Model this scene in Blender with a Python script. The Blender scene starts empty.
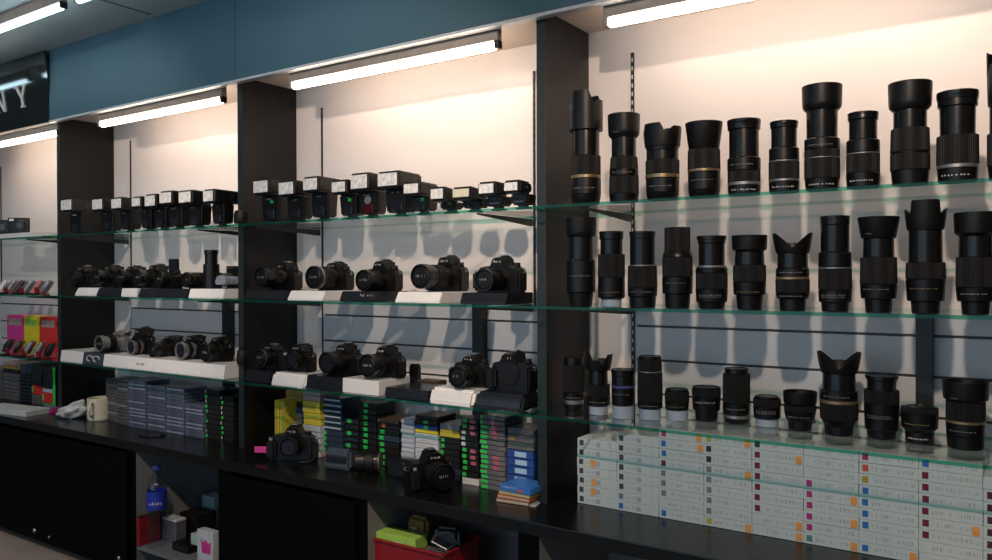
import bpy, bmesh, math, random
from mathutils import Vector, Matrix
random.seed(7)
C = bpy.context.scene.collection
PI = math.pi
# ------------------------------------------------------------------ camera calibration (world: x along wall, y into wall, z up)
F_PX = 793.5
FZ = 1.175                                   # eye height above floor
CAM = Vector((0.0, -1.8988, FZ))
R = Vector((0.8278497, 0.56093989, -0.00336364))
FW = Vector((-0.56094993, 0.82783232, -0.00536955))
U = R.cross(FW).normalized(); R = FW.cross(U).normalized()
D = 0.2643                                   # back wall
W = 1.2961                                   # bay pitch
X3 = -1.121                                  # right face of the third upright
TP = 0.030
G = -0.0706                                  # glass front edge
Z1, Z2, Z3, ZC = FZ+0.188, FZ-0.082, FZ-0.3757, FZ-0.6373
ZF = FZ+0.7146                               # fascia bottom / soffit
ZCEIL = FZ+1.04
YC = -0.155                                  # counter front
E_SPOT, E_SPOT2, E_FILL, E_WORLD = 72, 62, 25, 0.06
GT = 0.008                                   # glass thickness


def ray(u, v):
    return FW + R*((u-496)/F_PX) + U*((280-v)/F_PX)


def Py(u, v, y):
    d = ray(u, v)
    return CAM + d*((y-CAM.y)/d.y)


def Pz(u, v, z):
    d = ray(u, v)
    return CAM + d*((z-CAM.z)/d.z)


def mpp(p, u):
    """metres per pixel across a round upright thing at p seen at column u"""
    dep = (p-CAM).dot(FW)
    return dep/F_PX*math.cos(math.atan((u-496)/F_PX))


# ------------------------------------------------------------------ materials
MATS = {}


def mat(name, col, rough=0.5, metal=0.0, spec=0.5, var=0.12, scale=30, bump=0.0, emit=None, coat=0.0):
    if name in MATS:
        return MATS[name]
    m = bpy.data.materials.new(name)
    m.use_nodes = True
    nt = m.node_tree
    b = nt.nodes['Principled BSDF']
    b.inputs['Roughness'].default_value = rough
    b.inputs['Metallic'].default_value = metal
    b.inputs['Specular IOR Level'].default_value = spec
    b.inputs['Coat Weight'].default_value = coat
    tc = nt.nodes.new('ShaderNodeTexCoord')
    n = nt.nodes.new('ShaderNodeTexNoise')
    n.inputs['Scale'].default_value = scale
    n.inputs['Detail'].default_value = 3
    nt.links.new(tc.outputs['Object'], n.inputs['Vector'])
    r = nt.nodes.new('ShaderNodeValToRGB')
    c = Vector(col)
    r.color_ramp.elements[0].position = 0.3
    r.color_ramp.elements[1].position = 0.7
    r.color_ramp.elements[0].color = (*(c*(1-var)), 1)
    r.color_ramp.elements[1].color = (*[min(1, k*(1+var)) for k in c], 1)
    nt.links.new(n.outputs['Fac'], r.inputs['Fac'])
    nt.links.new(r.outputs['Color'], b.inputs['Base Color'])
    if bump:
        bp = nt.nodes.new('ShaderNodeBump')
        bp.inputs['Strength'].default_value = bump
        bp.inputs['Distance'].default_value = 0.002
        nt.links.new(n.outputs['Fac'], bp.inputs['Height'])
        nt.links.new(bp.outputs['Normal'], b.inputs['Normal'])
    if emit:
        b.inputs['Emission Color'].default_value = (*emit[0], 1)
        b.inputs['Emission Strength'].default_value = emit[1]
    MATS[name] = m
    return m


def glass_mat(name, tint, refl=0.06, rough=0.0, ior=1.5):
    if name in MATS:
        return MATS[name]
    m = bpy.data.materials.new(name)
    m.use_nodes = True
    nt = m.node_tree
    nt.nodes.clear()
    o = nt.nodes.new('ShaderNodeOutputMaterial')
    mx = nt.nodes.new('ShaderNodeMixShader')
    t = nt.nodes.new('ShaderNodeBsdfTransparent')
    t.inputs['Color'].default_value = (*tint, 1)
    g = nt.nodes.new('ShaderNodeBsdfGlossy')
    g.inputs['Roughness'].default_value = rough
    g.inputs['Color'].default_value = (0.9, 0.95, 0.95, 1)
    f = nt.nodes.new('ShaderNodeFresnel')
    f.inputs['IOR'].default_value = ior
    ge = nt.nodes.new('ShaderNodeNewGeometry')
    sb = nt.nodes.new('ShaderNodeMath'); sb.operation = 'SUBTRACT'; sb.inputs[0].default_value = 1.0
    ml = nt.nodes.new('ShaderNodeMath'); ml.operation = 'MULTIPLY'
    nt.links.new(ge.outputs['Backfacing'], sb.inputs[1])
    nt.links.new(f.outputs['Fac'], ml.inputs[0])
    nt.links.new(sb.outputs[0], ml.inputs[1])
    nt.links.new(ml.outputs[0], mx.inputs['Fac'])
    nt.links.new(t.outputs['BSDF'], mx.inputs[1])
    nt.links.new(g.outputs['BSDF'], mx.inputs[2])
    nt.links.new(mx.outputs['Shader'], o.inputs['Surface'])
    MATS[name] = m
    return m


WARM = (1.0, 0.74, 0.54)
COOL = (0.60, 0.88, 1.0)
M_wall = mat('white_laminate', (0.80, 0.765, 0.765), 0.4, var=0.02, scale=3)
M_slat = mat('slat_laminate', (0.66, 0.68, 0.72), 0.4, var=0.02, scale=3)
M_groove = mat('dark_groove_metal', (0.08, 0.08, 0.085), 0.5)  # plain dark tone of the wall grooves, ceiling joint and strip slots
M_cab = mat('black_cabinet_laminate', (0.002, 0.0024, 0.0024), 0.6, spec=0.06, var=0.1, scale=8)
M_edge = mat('blue_grey_front', (0.016, 0.025, 0.030), 0.45, spec=0.35)  # bluer, paler tone, only on the front faces of the uprights
M_black = mat('black_laminate', (0.0065, 0.006, 0.006), 0.42, spec=0.35, var=0.15, scale=8)
M_counter = mat('black_counter_laminate', (0.006, 0.0063, 0.0065), 0.25, spec=0.4, var=0.1, scale=8)
M_fascia = mat('blue_grey_laminate', (0.034, 0.090, 0.130), 0.5, var=0.06, scale=2.5)
M_sign = mat('black_gloss_panel', (0.008, 0.012, 0.012), 0.07, var=0.1, scale=3)
M_ceiling = mat('ceiling_paint', (0.42, 0.45, 0.45), 0.7, var=0.04, scale=4)
M_soffit = mat('soffit_board', (0.70, 0.60, 0.52), 0.5, var=0.04, scale=4)
M_floor = mat('pinkish_floor_vinyl', (0.42, 0.34, 0.31), 0.45, var=0.10, scale=6)
M_alu = mat('silver_trim', (0.62, 0.65, 0.68), 0.35, metal=0.6, var=0.1, scale=60)
M_steel = mat('brushed_steel', (0.55, 0.55, 0.55), 0.3, metal=0.9)
M_blackmetal = mat('black_metal', (0.012, 0.012, 0.013), 0.4)
M_slot = mat('slot_light', (0.75, 0.73, 0.70), 0.4)
M_plastic = mat('black_plastic', (0.0042, 0.0042, 0.0046), 0.36, spec=0.4, var=0.2, scale=80)
M_satin = mat('black_satin_barrel', (0.006, 0.006, 0.006), 0.27, spec=0.45, var=0.15, scale=60)
M_rubber = mat('black_rubber', (0.0045, 0.0045, 0.0045), 0.55, spec=0.35, var=0.2, scale=120, bump=0.15)
M_hood = mat('black_hood_plastic', (0.0045, 0.0045, 0.005), 0.42, spec=0.35, var=0.15, scale=50)
M_gold = mat('gold_band', (0.36, 0.27, 0.15), 0.35, metal=0.7)
M_silverband = mat('silver_band', (0.34, 0.34, 0.34), 0.35, metal=0.7)
M_purple = mat('purple_band', (0.07, 0.06, 0.20), 0.4)
M_mark = mat('white_print', (0.62, 0.62, 0.60), 0.5, var=0.05)
M_lmark = mat('pale_lens_print', (0.26, 0.26, 0.26), 0.5, var=0.3, scale=200)
M_goldmark = mat('gold_print', (0.26, 0.19, 0.08), 0.5, var=0.05)
M_rearcap = mat('translucent_cap', (0.34, 0.42, 0.52), 0.35, var=0.06)
M_lensglass = mat('coated_lens_glass', (0.010, 0.010, 0.018), 0.05, spec=0.8)
M_silverbody = mat('silver_camera_paint', (0.27, 0.275, 0.28), 0.32, metal=0.6)
M_fresnel = mat('flash_fresnel', (0.82, 0.87, 0.87), 0.2, metal=0.1, var=0.30, scale=75, bump=0.3)
M_fresnelc = mat('flash_fresnel_cream', (0.66, 0.66, 0.50), 0.25, var=0.08, scale=160)
M_redpl = mat('dark_red_plastic', (0.05, 0.004, 0.006), 0.15)
M_red = mat('red_plastic', (0.26, 0.012, 0.018), 0.35)
M_green = mat('green_sticker', (0.02, 0.38, 0.08), 0.5)
M_greenb = mat('bright_green_print', (0.03, 0.62, 0.10), 0.5)
M_tube = mat('warm_tube_glow', (1, 1, 1), 0.5, emit=((1.0, 0.785, 0.61), 22.5))
M_ctube = mat('cool_tube_glow', (1, 1, 1), 0.5, emit=(COOL, 9.0))
M_fix = mat('white_fixture', (0.25, 0.235, 0.22), 0.4)
M_glassedge = mat('green_glass_edge', (0.008, 0.11, 0.075), 0.12, var=0.2, scale=20)
_nt = M_glassedge.node_tree
_mx = _nt.nodes.new('ShaderNodeMixShader'); _mx.inputs['Fac'].default_value = 0.62
_tr = _nt.nodes.new('ShaderNodeBsdfTransparent'); _tr.inputs['Color'].default_value = (0.22, 0.80, 0.62, 1)
_nt.links.new(_nt.nodes['Principled BSDF'].outputs['BSDF'], _mx.inputs[1])
_nt.links.new(_tr.outputs['BSDF'], _mx.inputs[2])
_nt.links.new(_mx.outputs['Shader'], _nt.nodes['Material Output'].inputs['Surface'])
M_glass = glass_mat('clear_shelf_glass', (0.965, 0.982, 0.976))
M_standw = mat('white_acrylic', (0.80, 0.81, 0.82), 0.2, var=0.02)
M_standb = mat('black_acrylic', (0.012, 0.014, 0.019), 0.25)
M_slate = mat('slate_blue_acrylic', (0.042, 0.053, 0.075), 0.3)
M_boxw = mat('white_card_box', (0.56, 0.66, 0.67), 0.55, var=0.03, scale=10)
M_print = mat('grey_print', (0.36, 0.40, 0.42), 0.6)
M_printd = mat('dark_print', (0.16, 0.17, 0.18), 0.6)


# ------------------------------------------------------------------ mesh helpers
def box(bm, lo, hi, bev=0.0, seg=2, taper=None):
    """axis aligned box; taper=(sx, sy) scales the top face"""
    x0, y0, z0 = lo
    x1, y1, z1 = hi
    cx, cy = (x0+x1)/2, (y0+y1)/2
    tx, ty = taper or (1, 1)
    vs = [bm.verts.new(p) for p in ((x0, y0, z0), (x1, y0, z0), (x1, y1, z0), (x0, y1, z0),
          (cx+(x0-cx)*tx, cy+(y0-cy)*ty, z1), (cx+(x1-cx)*tx, cy+(y0-cy)*ty, z1),
          (cx+(x1-cx)*tx, cy+(y1-cy)*ty, z1), (cx+(x0-cx)*tx, cy+(y1-cy)*ty, z1))]
    fs = [bm.faces.new([vs[i] for i in q]) for q in ((3, 2, 1, 0), (4, 5, 6, 7), (0, 1, 5, 4), (1, 2, 6, 5), (2, 3, 7, 6), (3, 0, 4, 7))]
    if bev > 0:
        es = set(e for f in fs for e in f.edges)
        bmesh.ops.bevel(bm, geom=list(es), offset=bev, segments=seg, affect='EDGES', profile=0.6)
    return vs


def prism(bm, pts, a0, a1, axis='y'):
    """polygon pts extruded along axis between a0 and a1; pts in the two other axes"""
    def mk(p, a):
        return {'y': (p[0], a, p[1]), 'x': (a, p[0], p[1]), 'z': (p[0], p[1], a)}[axis]
    A = [bm.verts.new(mk(p, a0)) for p in pts]
    B = [bm.verts.new(mk(p, a1)) for p in pts]
    n = len(pts)
    bm.faces.new(A)
    bm.faces.new(B[::-1])
    for i in range(n):
        bm.faces.new((A[i], A[(i+1) % n], B[(i+1) % n], B[i]))


def lathe(bm, prof, seg=40, c=(0, 0, 0), ribs=0, ribd=0.0, mtx=None):
    """closed profile list of (r, z) turned about z; ribs -> fluted radius for points flagged with third value"""
    if ribs:
        seg = ribs*4
    rings = []
    for p in prof:
        r, z = p[0], p[1]
        fl = len(p) > 2 and p[2]
        if r < 1e-6:
            v = Vector((c[0], c[1], c[2]+z))
            rings.append([bm.verts.new(mtx @ v if mtx else v)])
            continue
        ring = []
        for i in range(seg):
            a = 2*PI*i/seg
            rr = r - (ribd if (fl and ribs and i % 4 in (2, 3)) else 0)
            v = Vector((c[0]+rr*math.cos(a), c[1]+rr*math.sin(a), c[2]+z))
            ring.append(bm.verts.new(mtx @ v if mtx else v))
        rings.append(ring)
    for A, B in zip(rings, rings[1:]):
        if len(A) == 1 and len(B) == 1:
            continue
        for i in range(max(len(A), len(B))):
            j = (i+1) % max(len(A), len(B))
            if len(A) == 1:
                bm.faces.new((A[0], B[j], B[i]))
            elif len(B) == 1:
                bm.faces.new((A[i], A[j], B[0]))
            else:
                bm.faces.new((A[i], A[j], B[j], B[i]))


def solid(bm, z0, z1, r0, r1, bev=0.0012, seg=40, ribs=0, ribd=0.0, mtx=None):
    """round section from z0 (radius r0) to z1 (radius r1), eased edges; ribs cut grooves in it"""
    b = min(bev, (z1-z0)*0.3)
    pr = [(0, z0), (r0-b, z0), (r0, z0+b, 1), (r1, z1-b, 1), (r1-b, z1), (0, z1)]
    lathe(bm, pr, seg, ribs=ribs, ribd=ribd, mtx=mtx)


def tube(bm, pts, r, seg=8):
    rings = []
    pts = [Vector(p) for p in pts]
    for i, p in enumerate(pts):
        d = (pts[min(i+1, len(pts)-1)]-pts[max(i-1, 0)]).normalized()
        up = Vector((0, 0, 1)) if abs(d.z) < 0.9 else Vector((1, 0, 0))
        a = d.cross(up).normalized()
        b = d.cross(a)
        rings.append([bm.verts.new(p+a*r*math.cos(2*PI*k/seg)+b*r*math.sin(2*PI*k/seg)) for k in range(seg)])
    for A, B in zip(rings, rings[1:]):
        for k in range(seg):
            bm.faces.new((A[k], A[(k+1) % seg], B[(k+1) % seg], B[k]))
    bm.faces.new(rings[0][::-1])
    bm.faces.new(rings[-1])


def new():
    return bmesh.new()


def obj(name, bm, m, parent=None, smooth=False, mats=None):
    bmesh.ops.recalc_face_normals(bm, faces=bm.faces[:])
    me = bpy.data.meshes.new(name)
    bm.to_mesh(me)
    bm.free()
    for k in (mats or [m]):
        me.materials.append(k)
    o = bpy.data.objects.new(name, me)
    C.objects.link(o)
    if parent is not None:
        o.parent = parent
    if smooth:
        for p in me.polygons:
            p.use_smooth = True
        try:
            me.set_sharp_from_angle(angle=math.radians(35))
        except Exception:
            pass
    return o


def tag(o, label, cat, group=None):
    o['label'] = label
    o['category'] = cat
    if group:
        o['group'] = group
    return o


def thing(name, label, cat, loc, rz=0.0, group=None):
    o = bpy.data.objects.new(name, None)
    o.empty_display_size = 0.02
    C.objects.link(o)
    o.location = loc
    o.rotation_euler = (0, 0, rz)
    return tag(o, label, cat, group)


def struct(name, bm, m, **k):
    o = obj(name, bm, m, **k)
    o['kind'] = 'structure'
    return o


def bx(name, lo, hi, m, parent=None, bev=0.0, **k):
    bm = new()
    box(bm, lo, hi, bev)
    return obj(name, bm, m, parent, **k)


ORD = ['', 'first', 'second', 'third', 'fourth', 'fifth', 'sixth', 'seventh', 'eighth', 'ninth', 'tenth', 'eleventh', 'twelfth',
       'thirteenth', 'fourteenth', 'fifteenth', 'sixteenth', 'seventeenth']

# ------------------------------------------------------------------ the room
XL, XR = -6.2, 2.2
bm = new(); box(bm, (XL, D, 0), (XR, D+0.08, ZCEIL)); struct('wall_back', bm, M_wall)
bm = new(); box(bm, (XL, -4.2, -0.05), (XR, D+0.08, 0)); struct('floor', bm, M_floor)
bm = new(); box(bm, (XL, -4.2, ZCEIL), (XR, D+0.08, ZCEIL+0.05)); struct('ceiling', bm, M_ceiling)
# joint strip in the ceiling
pj = Pz(133, 9, ZCEIL)
bm = new(); box(bm, (pj.x-0.004, -3.0, ZCEIL-0.002), (pj.x+0.004, -0.06, ZCEIL+0.001)); struct('trim_1', bm, M_groove)
# soffit board over the bays
bm = new(); box(bm, (-5.3, -0.012, ZF+0.022), (1.6, D-0.001, ZF+0.042)); struct('trim_2', bm, M_soffit)
XU = [X3-3*W, X3-2*W, X3-W, X3, X3+W]        # right faces of the uprights
# fascia panels and their silver edge
xa = XU[1]-TP+0.006
xm = Py(235, 60, -0.03).x
fas = [(xa, xm-0.0012, 'wide blue-grey fascia panel above the left camera bay, beside the black sign'),
       (xm+0.0012, 1.5, 'long blue-grey fascia panel above the flash bay and lens bay')]
for a, b, l in fas:
    o = bx('fascia_panel', (a, -0.03, ZF+0.006), (b, -0.013, ZCEIL-0.001), M_fascia, bev=0.0008)
    tag(o, l, 'panel', 'blue-grey fascia panels')
o = bx('edge_trim', (xa, -0.034, ZF-0.006), (1.5, -0.006, ZF+0.0035), M_alu, bev=0.001)
tag(o, 'thin silver trim strip along the lower edge of the blue-grey fascia', 'trim')
o = bx('edge_trim', (-5.2, -0.016, ZF-0.004), (xa-0.002, 0.0035, ZF+0.0035), M_soffit, bev=0.001)
tag(o, 'pale trim strip along the lower edge of the black sign panel', 'trim')
# sign panel with its white serif letters
sg = thing('sign_panel', 'glossy black sign board with white serif capital letters at the far left', 'sign', (xa-0.012, -0.004, ZF+0.006))
TILT = 0.14
sg.rotation_euler = (TILT, 0, 0)
bm = new()
prism(bm, [(-1.6, 0), (0.008, 0), (0.024, ZCEIL-ZF-0.010), (-1.6, ZCEIL-ZF-0.010)], -0.010, 0)
obj('board', bm, M_sign, sg)


def slab(bm, quad, y0=-0.016, y1=-0.0105):
    prism(bm, quad, y0, y1)


def letter(ch, x, z, h, w):
    bm = new()
    t = h*0.15
    s = h*0.075
    if ch == 'N':
        slab(bm, [(x, z), (x+t, z), (x+t, z+h), (x, z+h)])
        slab(bm, [(x+w-t, z), (x+w, z), (x+w, z+h), (x+w-t, z+h)])
        slab(bm, [(x, z+h), (x+t*1.3, z+h), (x+w, z), (x+w-t*1.3, z)], -0.0163, -0.0108)
        slab(bm, [(x-t*.6, z), (x+t*1.6, z), (x+t*1.6, z+s), (x-t*.6, z+s)], -0.0161)
        slab(bm, [(x-t*.6, z+h-s), (x+t*.9, z+h-s), (x+t*.9, z+h), (x-t*.6, z+h)], -0.0161)
        slab(bm, [(x+w-t*1.6, z+h-s), (x+w+t*.6, z+h-s), (x+w+t*.6, z+h), (x+w-t*1.6, z+h)], -0.0161)
    elif ch == 'Y':
        c = x+w/2
        slab(bm, [(c-t/2, z), (c+t/2, z), (c+t/2, z+h*.45), (c-t/2, z+h*.45)])
        slab(bm, [(c-t*.55, z+h*.42), (c+t*.45, z+h*.42), (x+t*1.3, z+h), (x, z+h)], -0.0162)
        slab(bm, [(c-t*.45, z+h*.42), (c+t*.55, z+h*.42), (x+w, z+h), (x+w-t, z+h)], -0.0161)
        slab(bm, [(c-t*1.2, z), (c+t*1.2, z), (c+t*1.2, z+s), (c-t*1.2, z+s)], -0.0163)
        slab(bm, [(x-t*.6, z+h-s), (x+t*1.8, z+h-s), (x+t*1.8, z+h), (x-t*.6, z+h)], -0.0163)
        slab(bm, [(x+w-t*1.6, z+h-s), (x+w+t*.6, z+h-s), (x+w+t*.6, z+h), (x+w-t*1.6, z+h)], -0.0163)
    elif ch == 'O':
        n = 32
        for i in range(n):
            a, b = 2*PI*i/n, 2*PI*(i+1)/n
            q = [(x+w/2+rx*math.cos(k), z+h/2+rz*math.sin(k)) for k, rx, rz in
                 ((a, w/2, h/2), (b, w/2, h/2), (b, w/2-t, h/2-s), (a, w/2-t, h/2-s))]
            slab(bm, q)
    obj('letter', bm, M_mark, sg)


def on_sign(u, v):
    n = Vector((0, -math.cos(TILT), -math.sin(TILT)))
    d = ray(u, v)
    q = CAM + d*((sg.location-CAM).dot(n)/d.dot(n))
    return q.x-sg.location.x, (q-sg.location).dot(Vector((0, -math.sin(TILT), math.cos(TILT))))


zlo, zhi = on_sign(20, 109)[1], on_sign(20, 86.5)[1]
hL = zhi-zlo
xY = on_sign(19.5, 98)[0]
wY = on_sign(30, 98)[0]-xY
letter('Y', xY, zlo, hL, wY)
xN = on_sign(8, 104)[0]
letter('N', xN-wY*0.95, zlo, hL, wY*0.95)
letter('O', xN-wY*0.95-wY*1.35, zlo, hL, wY*1.05)

# uprights between the bays
up = ['black upright panel at the far left end of the sign bay', 'black upright panel between the sign bay and the left camera bay',
      'black upright panel between the left camera bay and the flash bay', 'black upright panel between the flash bay and the lens bay',
      'black upright panel at the right end of the lens bay']
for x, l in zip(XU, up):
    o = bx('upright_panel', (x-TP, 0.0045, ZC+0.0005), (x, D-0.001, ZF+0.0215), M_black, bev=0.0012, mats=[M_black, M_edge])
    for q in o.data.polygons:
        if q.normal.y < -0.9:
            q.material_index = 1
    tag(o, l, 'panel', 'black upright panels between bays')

bay = ['sign bay', 'left camera bay', 'flash bay', 'lens bay']
SL, SR = 0.1445, 0.1945
rows = [('top', Z1), ('middle', Z2), ('lowest', Z3)]
ztop = [FZ+0.63, FZ+0.65, FZ+0.648, FZ+0.652]
for i in range(4):
    xl, xr = XU[i], XU[i+1]-TP               # clear width of the bay
    # slotted standards
    for side, x in (('left', xl+SL), ('right', xr+TP-SR)):
        t = thing('slotted_standard', f'black slotted wall strip at the {side} side of the {bay[i]}', 'shelf rail', (x, D, ZC+0.002), 0, 'black slotted wall strips')
        h = ztop[i]-ZC
        hw_ = 0.005 if i == 3 else 0.0032
        bx('strip', (-hw_, -0.005, 0), (hw_, -0.0008, h), M_blackmetal, t)
        bm = new()
        for k in range(int(h/0.025)):
            box(bm, (-0.0018, -0.0058, 0.012+k*0.025), (0.0018, -0.0048, 0.012+k*0.025+0.012))
        obj('slots', bm, M_slot if i == 3 else M_groove, t)
        for nm, z in rows:
            z = z-GT
            bm = new()
            prism(bm, [(-0.014-0.262-0.04, -0.0008), (-0.0145, -0.0008), (-0.0145, -0.024), (-0.03, -0.024), (-0.318, -0.005)], -0.0022, 0.0022, 'x')
            o = obj('shelf_bracket', bm, M_blackmetal)
            o.location = (x, D, z)
            tag(o, f'black bracket arm under the {nm} glass shelf, {side} side of the {bay[i]}', 'bracket', 'black shelf bracket arms')
    # glass shelves, notched round the uprights
    for nm, z in rows:
        a, b = xl-TP/2+0.0008, xr+TP/2-0.0008
        pts = [(a, G), (b, G), (b, -0.002), (xr-0.002, -0.002), (xr-0.002, D-0.016), (xl+0.002, D-0.016), (xl+0.002, -0.002), (a, -0.002)]
        bm = new()
        prism(bm, pts, z-GT, z, 'z')
        bm.normal_update()
        o = obj('glass_shelf', bm, M_glass, mats=[M_glass, M_glassedge])
        for p in o.data.polygons:
            if abs(p.normal.z) < 0.5:
                p.material_index = 1
        tag(o, f'{nm} clear glass shelf with green edge in the {bay[i]}', 'shelf', 'clear glass shelves')
    # slatted lower wall
    x0 = xl+SL+0.012
    x1 = xr-0.003
    gz = [FZ-0.149-0.0975*k for k in range(5)]
    zt = FZ-0.095
    t = thing('slatwall_panel', f'pale slatted wall panel with dark grooves behind the lower shelves of the {bay[i]}', 'wall panel', (x0, D, ZC+0.001), 0, 'slatted wall panels')
    bm = new()
    edges = [zt]+[z for z in gz if z > ZC+0.02]+[ZC]
    for k in range(len(edges)-1):
        hi_, lo_ = edges[k], edges[k+1]
        box(bm, (0, -0.0118, lo_-ZC+(0.0035 if k < len(edges)-2 else 0)), (x1-x0, -0.0012, hi_-ZC-(0.0035 if k else 0)), 0.001, 1)
    obj('boards', bm, M_slat, t)
    bm = new()
    for z in edges[1:-1]:
        box(bm, (0.001, -0.004, z-ZC-0.006), (x1-x0-0.001, -0.0008, z-ZC+0.006))
    obj('groove_channels', bm, M_groove, t)
    if i >= 1:
        xp = xr+TP-0.385
        o = bx('support_post', (xp-0.022, D-0.05, ZC+0.001), (xp+0.014, D-0.0125, Z2-GT-0.002), M_blackmetal, bev=0.001)
        tag(o, f'square black post standing against the slatted wall of the {bay[i]}', 'post', 'square black posts on the slatted wall')

# warm strip lights under the soffit
tubes = [(-4.62, -3.74, 'warm white strip light under the soffit of the sign bay'),
         (-3.375, -2.545, 'warm white strip light under the soffit of the left camera bay'),
         (-2.148, -1.292, 'warm white strip light above the flashes'),
         (-0.93, -0.09, 'warm white strip light above the lenses')]


def strip_light(x0, x1, y, zc, label, m, group, drop=0.022, name='strip_light'):
    t = thing(name, label, 'light', ((x0+x1)/2, y, zc), 0, group)
    h = (x1-x0)/2
    bx('fixture_body', (-h-0.012, -0.012, -drop), (h+0.012, 0.012, -0.0005), M_fix, t, bev=0.002)
    rt = Matrix.Translation((0, 0, -drop-0.014)) @ Matrix.Rotation(PI/2, 4, 'Y')
    bm = new()
    solid(bm, -h, h, 0.0112, 0.0112, 0.004, 20, mtx=rt)
    obj('tube', bm, m, t, smooth=True)
    for s in (-1, 1):
        bx('end_cap', (min(s*h, s*(h+0.014)), -0.012, -drop-0.022), (max(s*h, s*(h+0.014)), 0.012, -drop+0.001), M_plastic if s > 0 else M_fix, t, bev=0.002)
    return t


for x0, x1, l in tubes:
    strip_light(x0, x1, 0.012, ZF+0.0215, l, M_tube, 'warm strip lights under the soffit', 0.056)
    # power lead at the right end
# cool fluorescent battens on the shop ceiling
CT = [(-6.1, -4.55, -0.385, 'cool white batten light on the ceiling beyond the left picture edge'), (-4.38, -2.93, -0.385, 'cool white batten light on the ceiling at the far left, end nearest the sign'),
      (-2.82, -1.62, -0.385, 'cool white batten light on the ceiling continuing right of the joint')]
for x0, x1, y, l in CT:
    strip_light(x0, x1, y, ZCEIL, l, M_ctube, 'cool ceiling batten lights', 0.04, 'batten_light')

# ------------------------------------------------------------------ counter and base cabinets
o = bx('countertop', (-5.2, YC, ZC-0.034), (1.5, D-0.0008, ZC), M_counter, bev=0.002)
tag(o, 'long black countertop running below all the shelves', 'countertop')
M_cubby = mat('grey_cubby_laminate', (0.20, 0.205, 0.215), 0.5, var=0.04, scale=6)


def cabinet(x0, x1, label, door, side=0.032, light=False, locks=()):
    zt = ZC-0.0345
    t = thing('base_cabinet', label, 'cabinet', (x0, YC+0.006, 0.001), 0, 'black base cabinets')
    w = x1-x0-0.0006
    dp = D-YC-0.008
    h = zt-0.0015
    kb = 0.02
    inner = M_cubby if light else M_cab
    for a in (0, w-side):
        bm = new(); box(bm, (a, 0, 0), (a+side, dp, h))
        o = obj('side_panel', bm, M_cab, t, mats=[M_cab, inner])
        for p in o.data.polygons:
            if (a == 0 and p.normal.x > .5) or (a > 0 and p.normal.x < -.5):
                p.material_index = 1
    zb = 0.02
    bx('bottom_panel', (side, 0.001, zb), (w-side, dp, zb+0.018), inner, t)
    bx('back_panel', (side, dp-0.01, zb+0.018), (w-side, dp, h), inner, t)
    if light:
        zs = Pz(200, 556, 0).z
        o = bx('shelf_board', (side, 0.004, SHZ), (w-side, dp-0.01, SHZ+0.016), inner, t)
    if door:
        n = door
        dw = w/n
        for k in range(n):
            d = bx('door', (k*dw+0.002, -0.019, 0.03), ((k+1)*dw-0.002, -0.0006, h-0.012), M_cab, t, bev=0.0012)
        for (u, v, r) in locks:
            p = Py(u, v, YC-0.013)
            bm = new()
            mx = Matrix.Translation((p.x-x0, -0.0192, p.z-0.001)) @ Matrix.Rotation(PI/2, 4, 'X')
            solid(bm, 0, 0.004, r, r*0.9, 0.001, 20, mtx=mx)
            lathe(bm, [(0, 0.0042), (r*.45, 0.0042), (r*.45, 0.0055), (0, 0.0055)], 16, mtx=mx)
            obj('lock', bm, M_steel, d, smooth=True)
    return t


SHZ = Pz(180, 552, 0.6).z
SHZ = 0.122
cabinet(-5.2, -2.9, 'closed black base cabinet at the far left with round locks near the floor', 2, locks=((34.5, 530.5, 0.010), (49.5, 537, 0.006), (119, 558, 0.009)))
cabinet(-2.897, -2.33, 'open grey-lined cabinet compartment holding the water bottle', 0, light=True)
cabinet(-2.33, -1.685, 'closed plain black base cabinet below the flash bay', 1, light=False)
cabinet(-1.685, -1.0855, 'open cabinet compartment holding the red basket', 0, light=True)
cabinet(-1.0855, 0.2, 'wide open cabinet compartment below the white boxes', 0, light=True)
cabinet(0.2, 1.5, 'closed black base cabinet at the right end of the counter', 2)

# ------------------------------------------------------------------ lenses
ROWSH = {1: Z1, 2: Z2, 3: Z3}


def petal_hood(bm, z0, z1, r0, r1, valley, rot, small=0.5, t=0.0022):
    """open hood: four petals, two tall, two low; valley = fraction of height left between them"""
    n = 96
    H = z1-z0
    rot0 = 0 if small == 0.40 else 1
    lev = 7
    def top(a):
        if small == 'v':
            k = min(1.0, abs(math.sin(a-rot))/0.86)
            if math.cos(a-rot) < 0:
                k = max(k, 0.42*-math.cos(a-rot))
            return z0+H*(valley+(1-valley)*k)
        c = math.cos(2*(a-rot))
        if c >= 0:
            return z0+H*(valley+(1-valley)*min(1.0, c/(0.22 if rot0 == 0 else 0.55))**0.85)
        return z0+H*(valley+(1-valley)*small*min(1.0, -c/0.8)**0.85)
    outer, inner = [], []
    for i in range(n):
        a = 2*PI*i/n
        zt = top(a)
        co, ci = [], []
        for j in range(lev+1):
            z = z0+(zt-z0)*j/lev
            f = (z-z0)/H
            rr = r0+(r1-r0)*min(1, f*1.0)**0.7
            co.append(bm.verts.new((rr*math.cos(a), rr*math.sin(a), z)))
            ci.append(bm.verts.new(((rr-t)*math.cos(a), (rr-t)*math.sin(a), z if j else z0+0.002)))
        outer.append(co); inner.append(ci)
    cb = bm.verts.new((0, 0, z0)); ct = bm.verts.new((0, 0, z0+0.002))
    for i in range(n):
        k = (i+1) % n
        for j in range(lev):
            bm.faces.new((outer[i][j], outer[k][j], outer[k][j+1], outer[i][j+1]))
            bm.faces.new((inner[k][j], inner[i][j], inner[i][j+1], inner[k][j+1]))
        bm.faces.new((outer[i][lev], outer[k][lev], inner[k][lev], inner[i][lev]))
        bm.faces.new((cb, outer[k][0], outer[i][0]))
        bm.faces.new((ct, inner[i][0], inner[k][0]))


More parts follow.
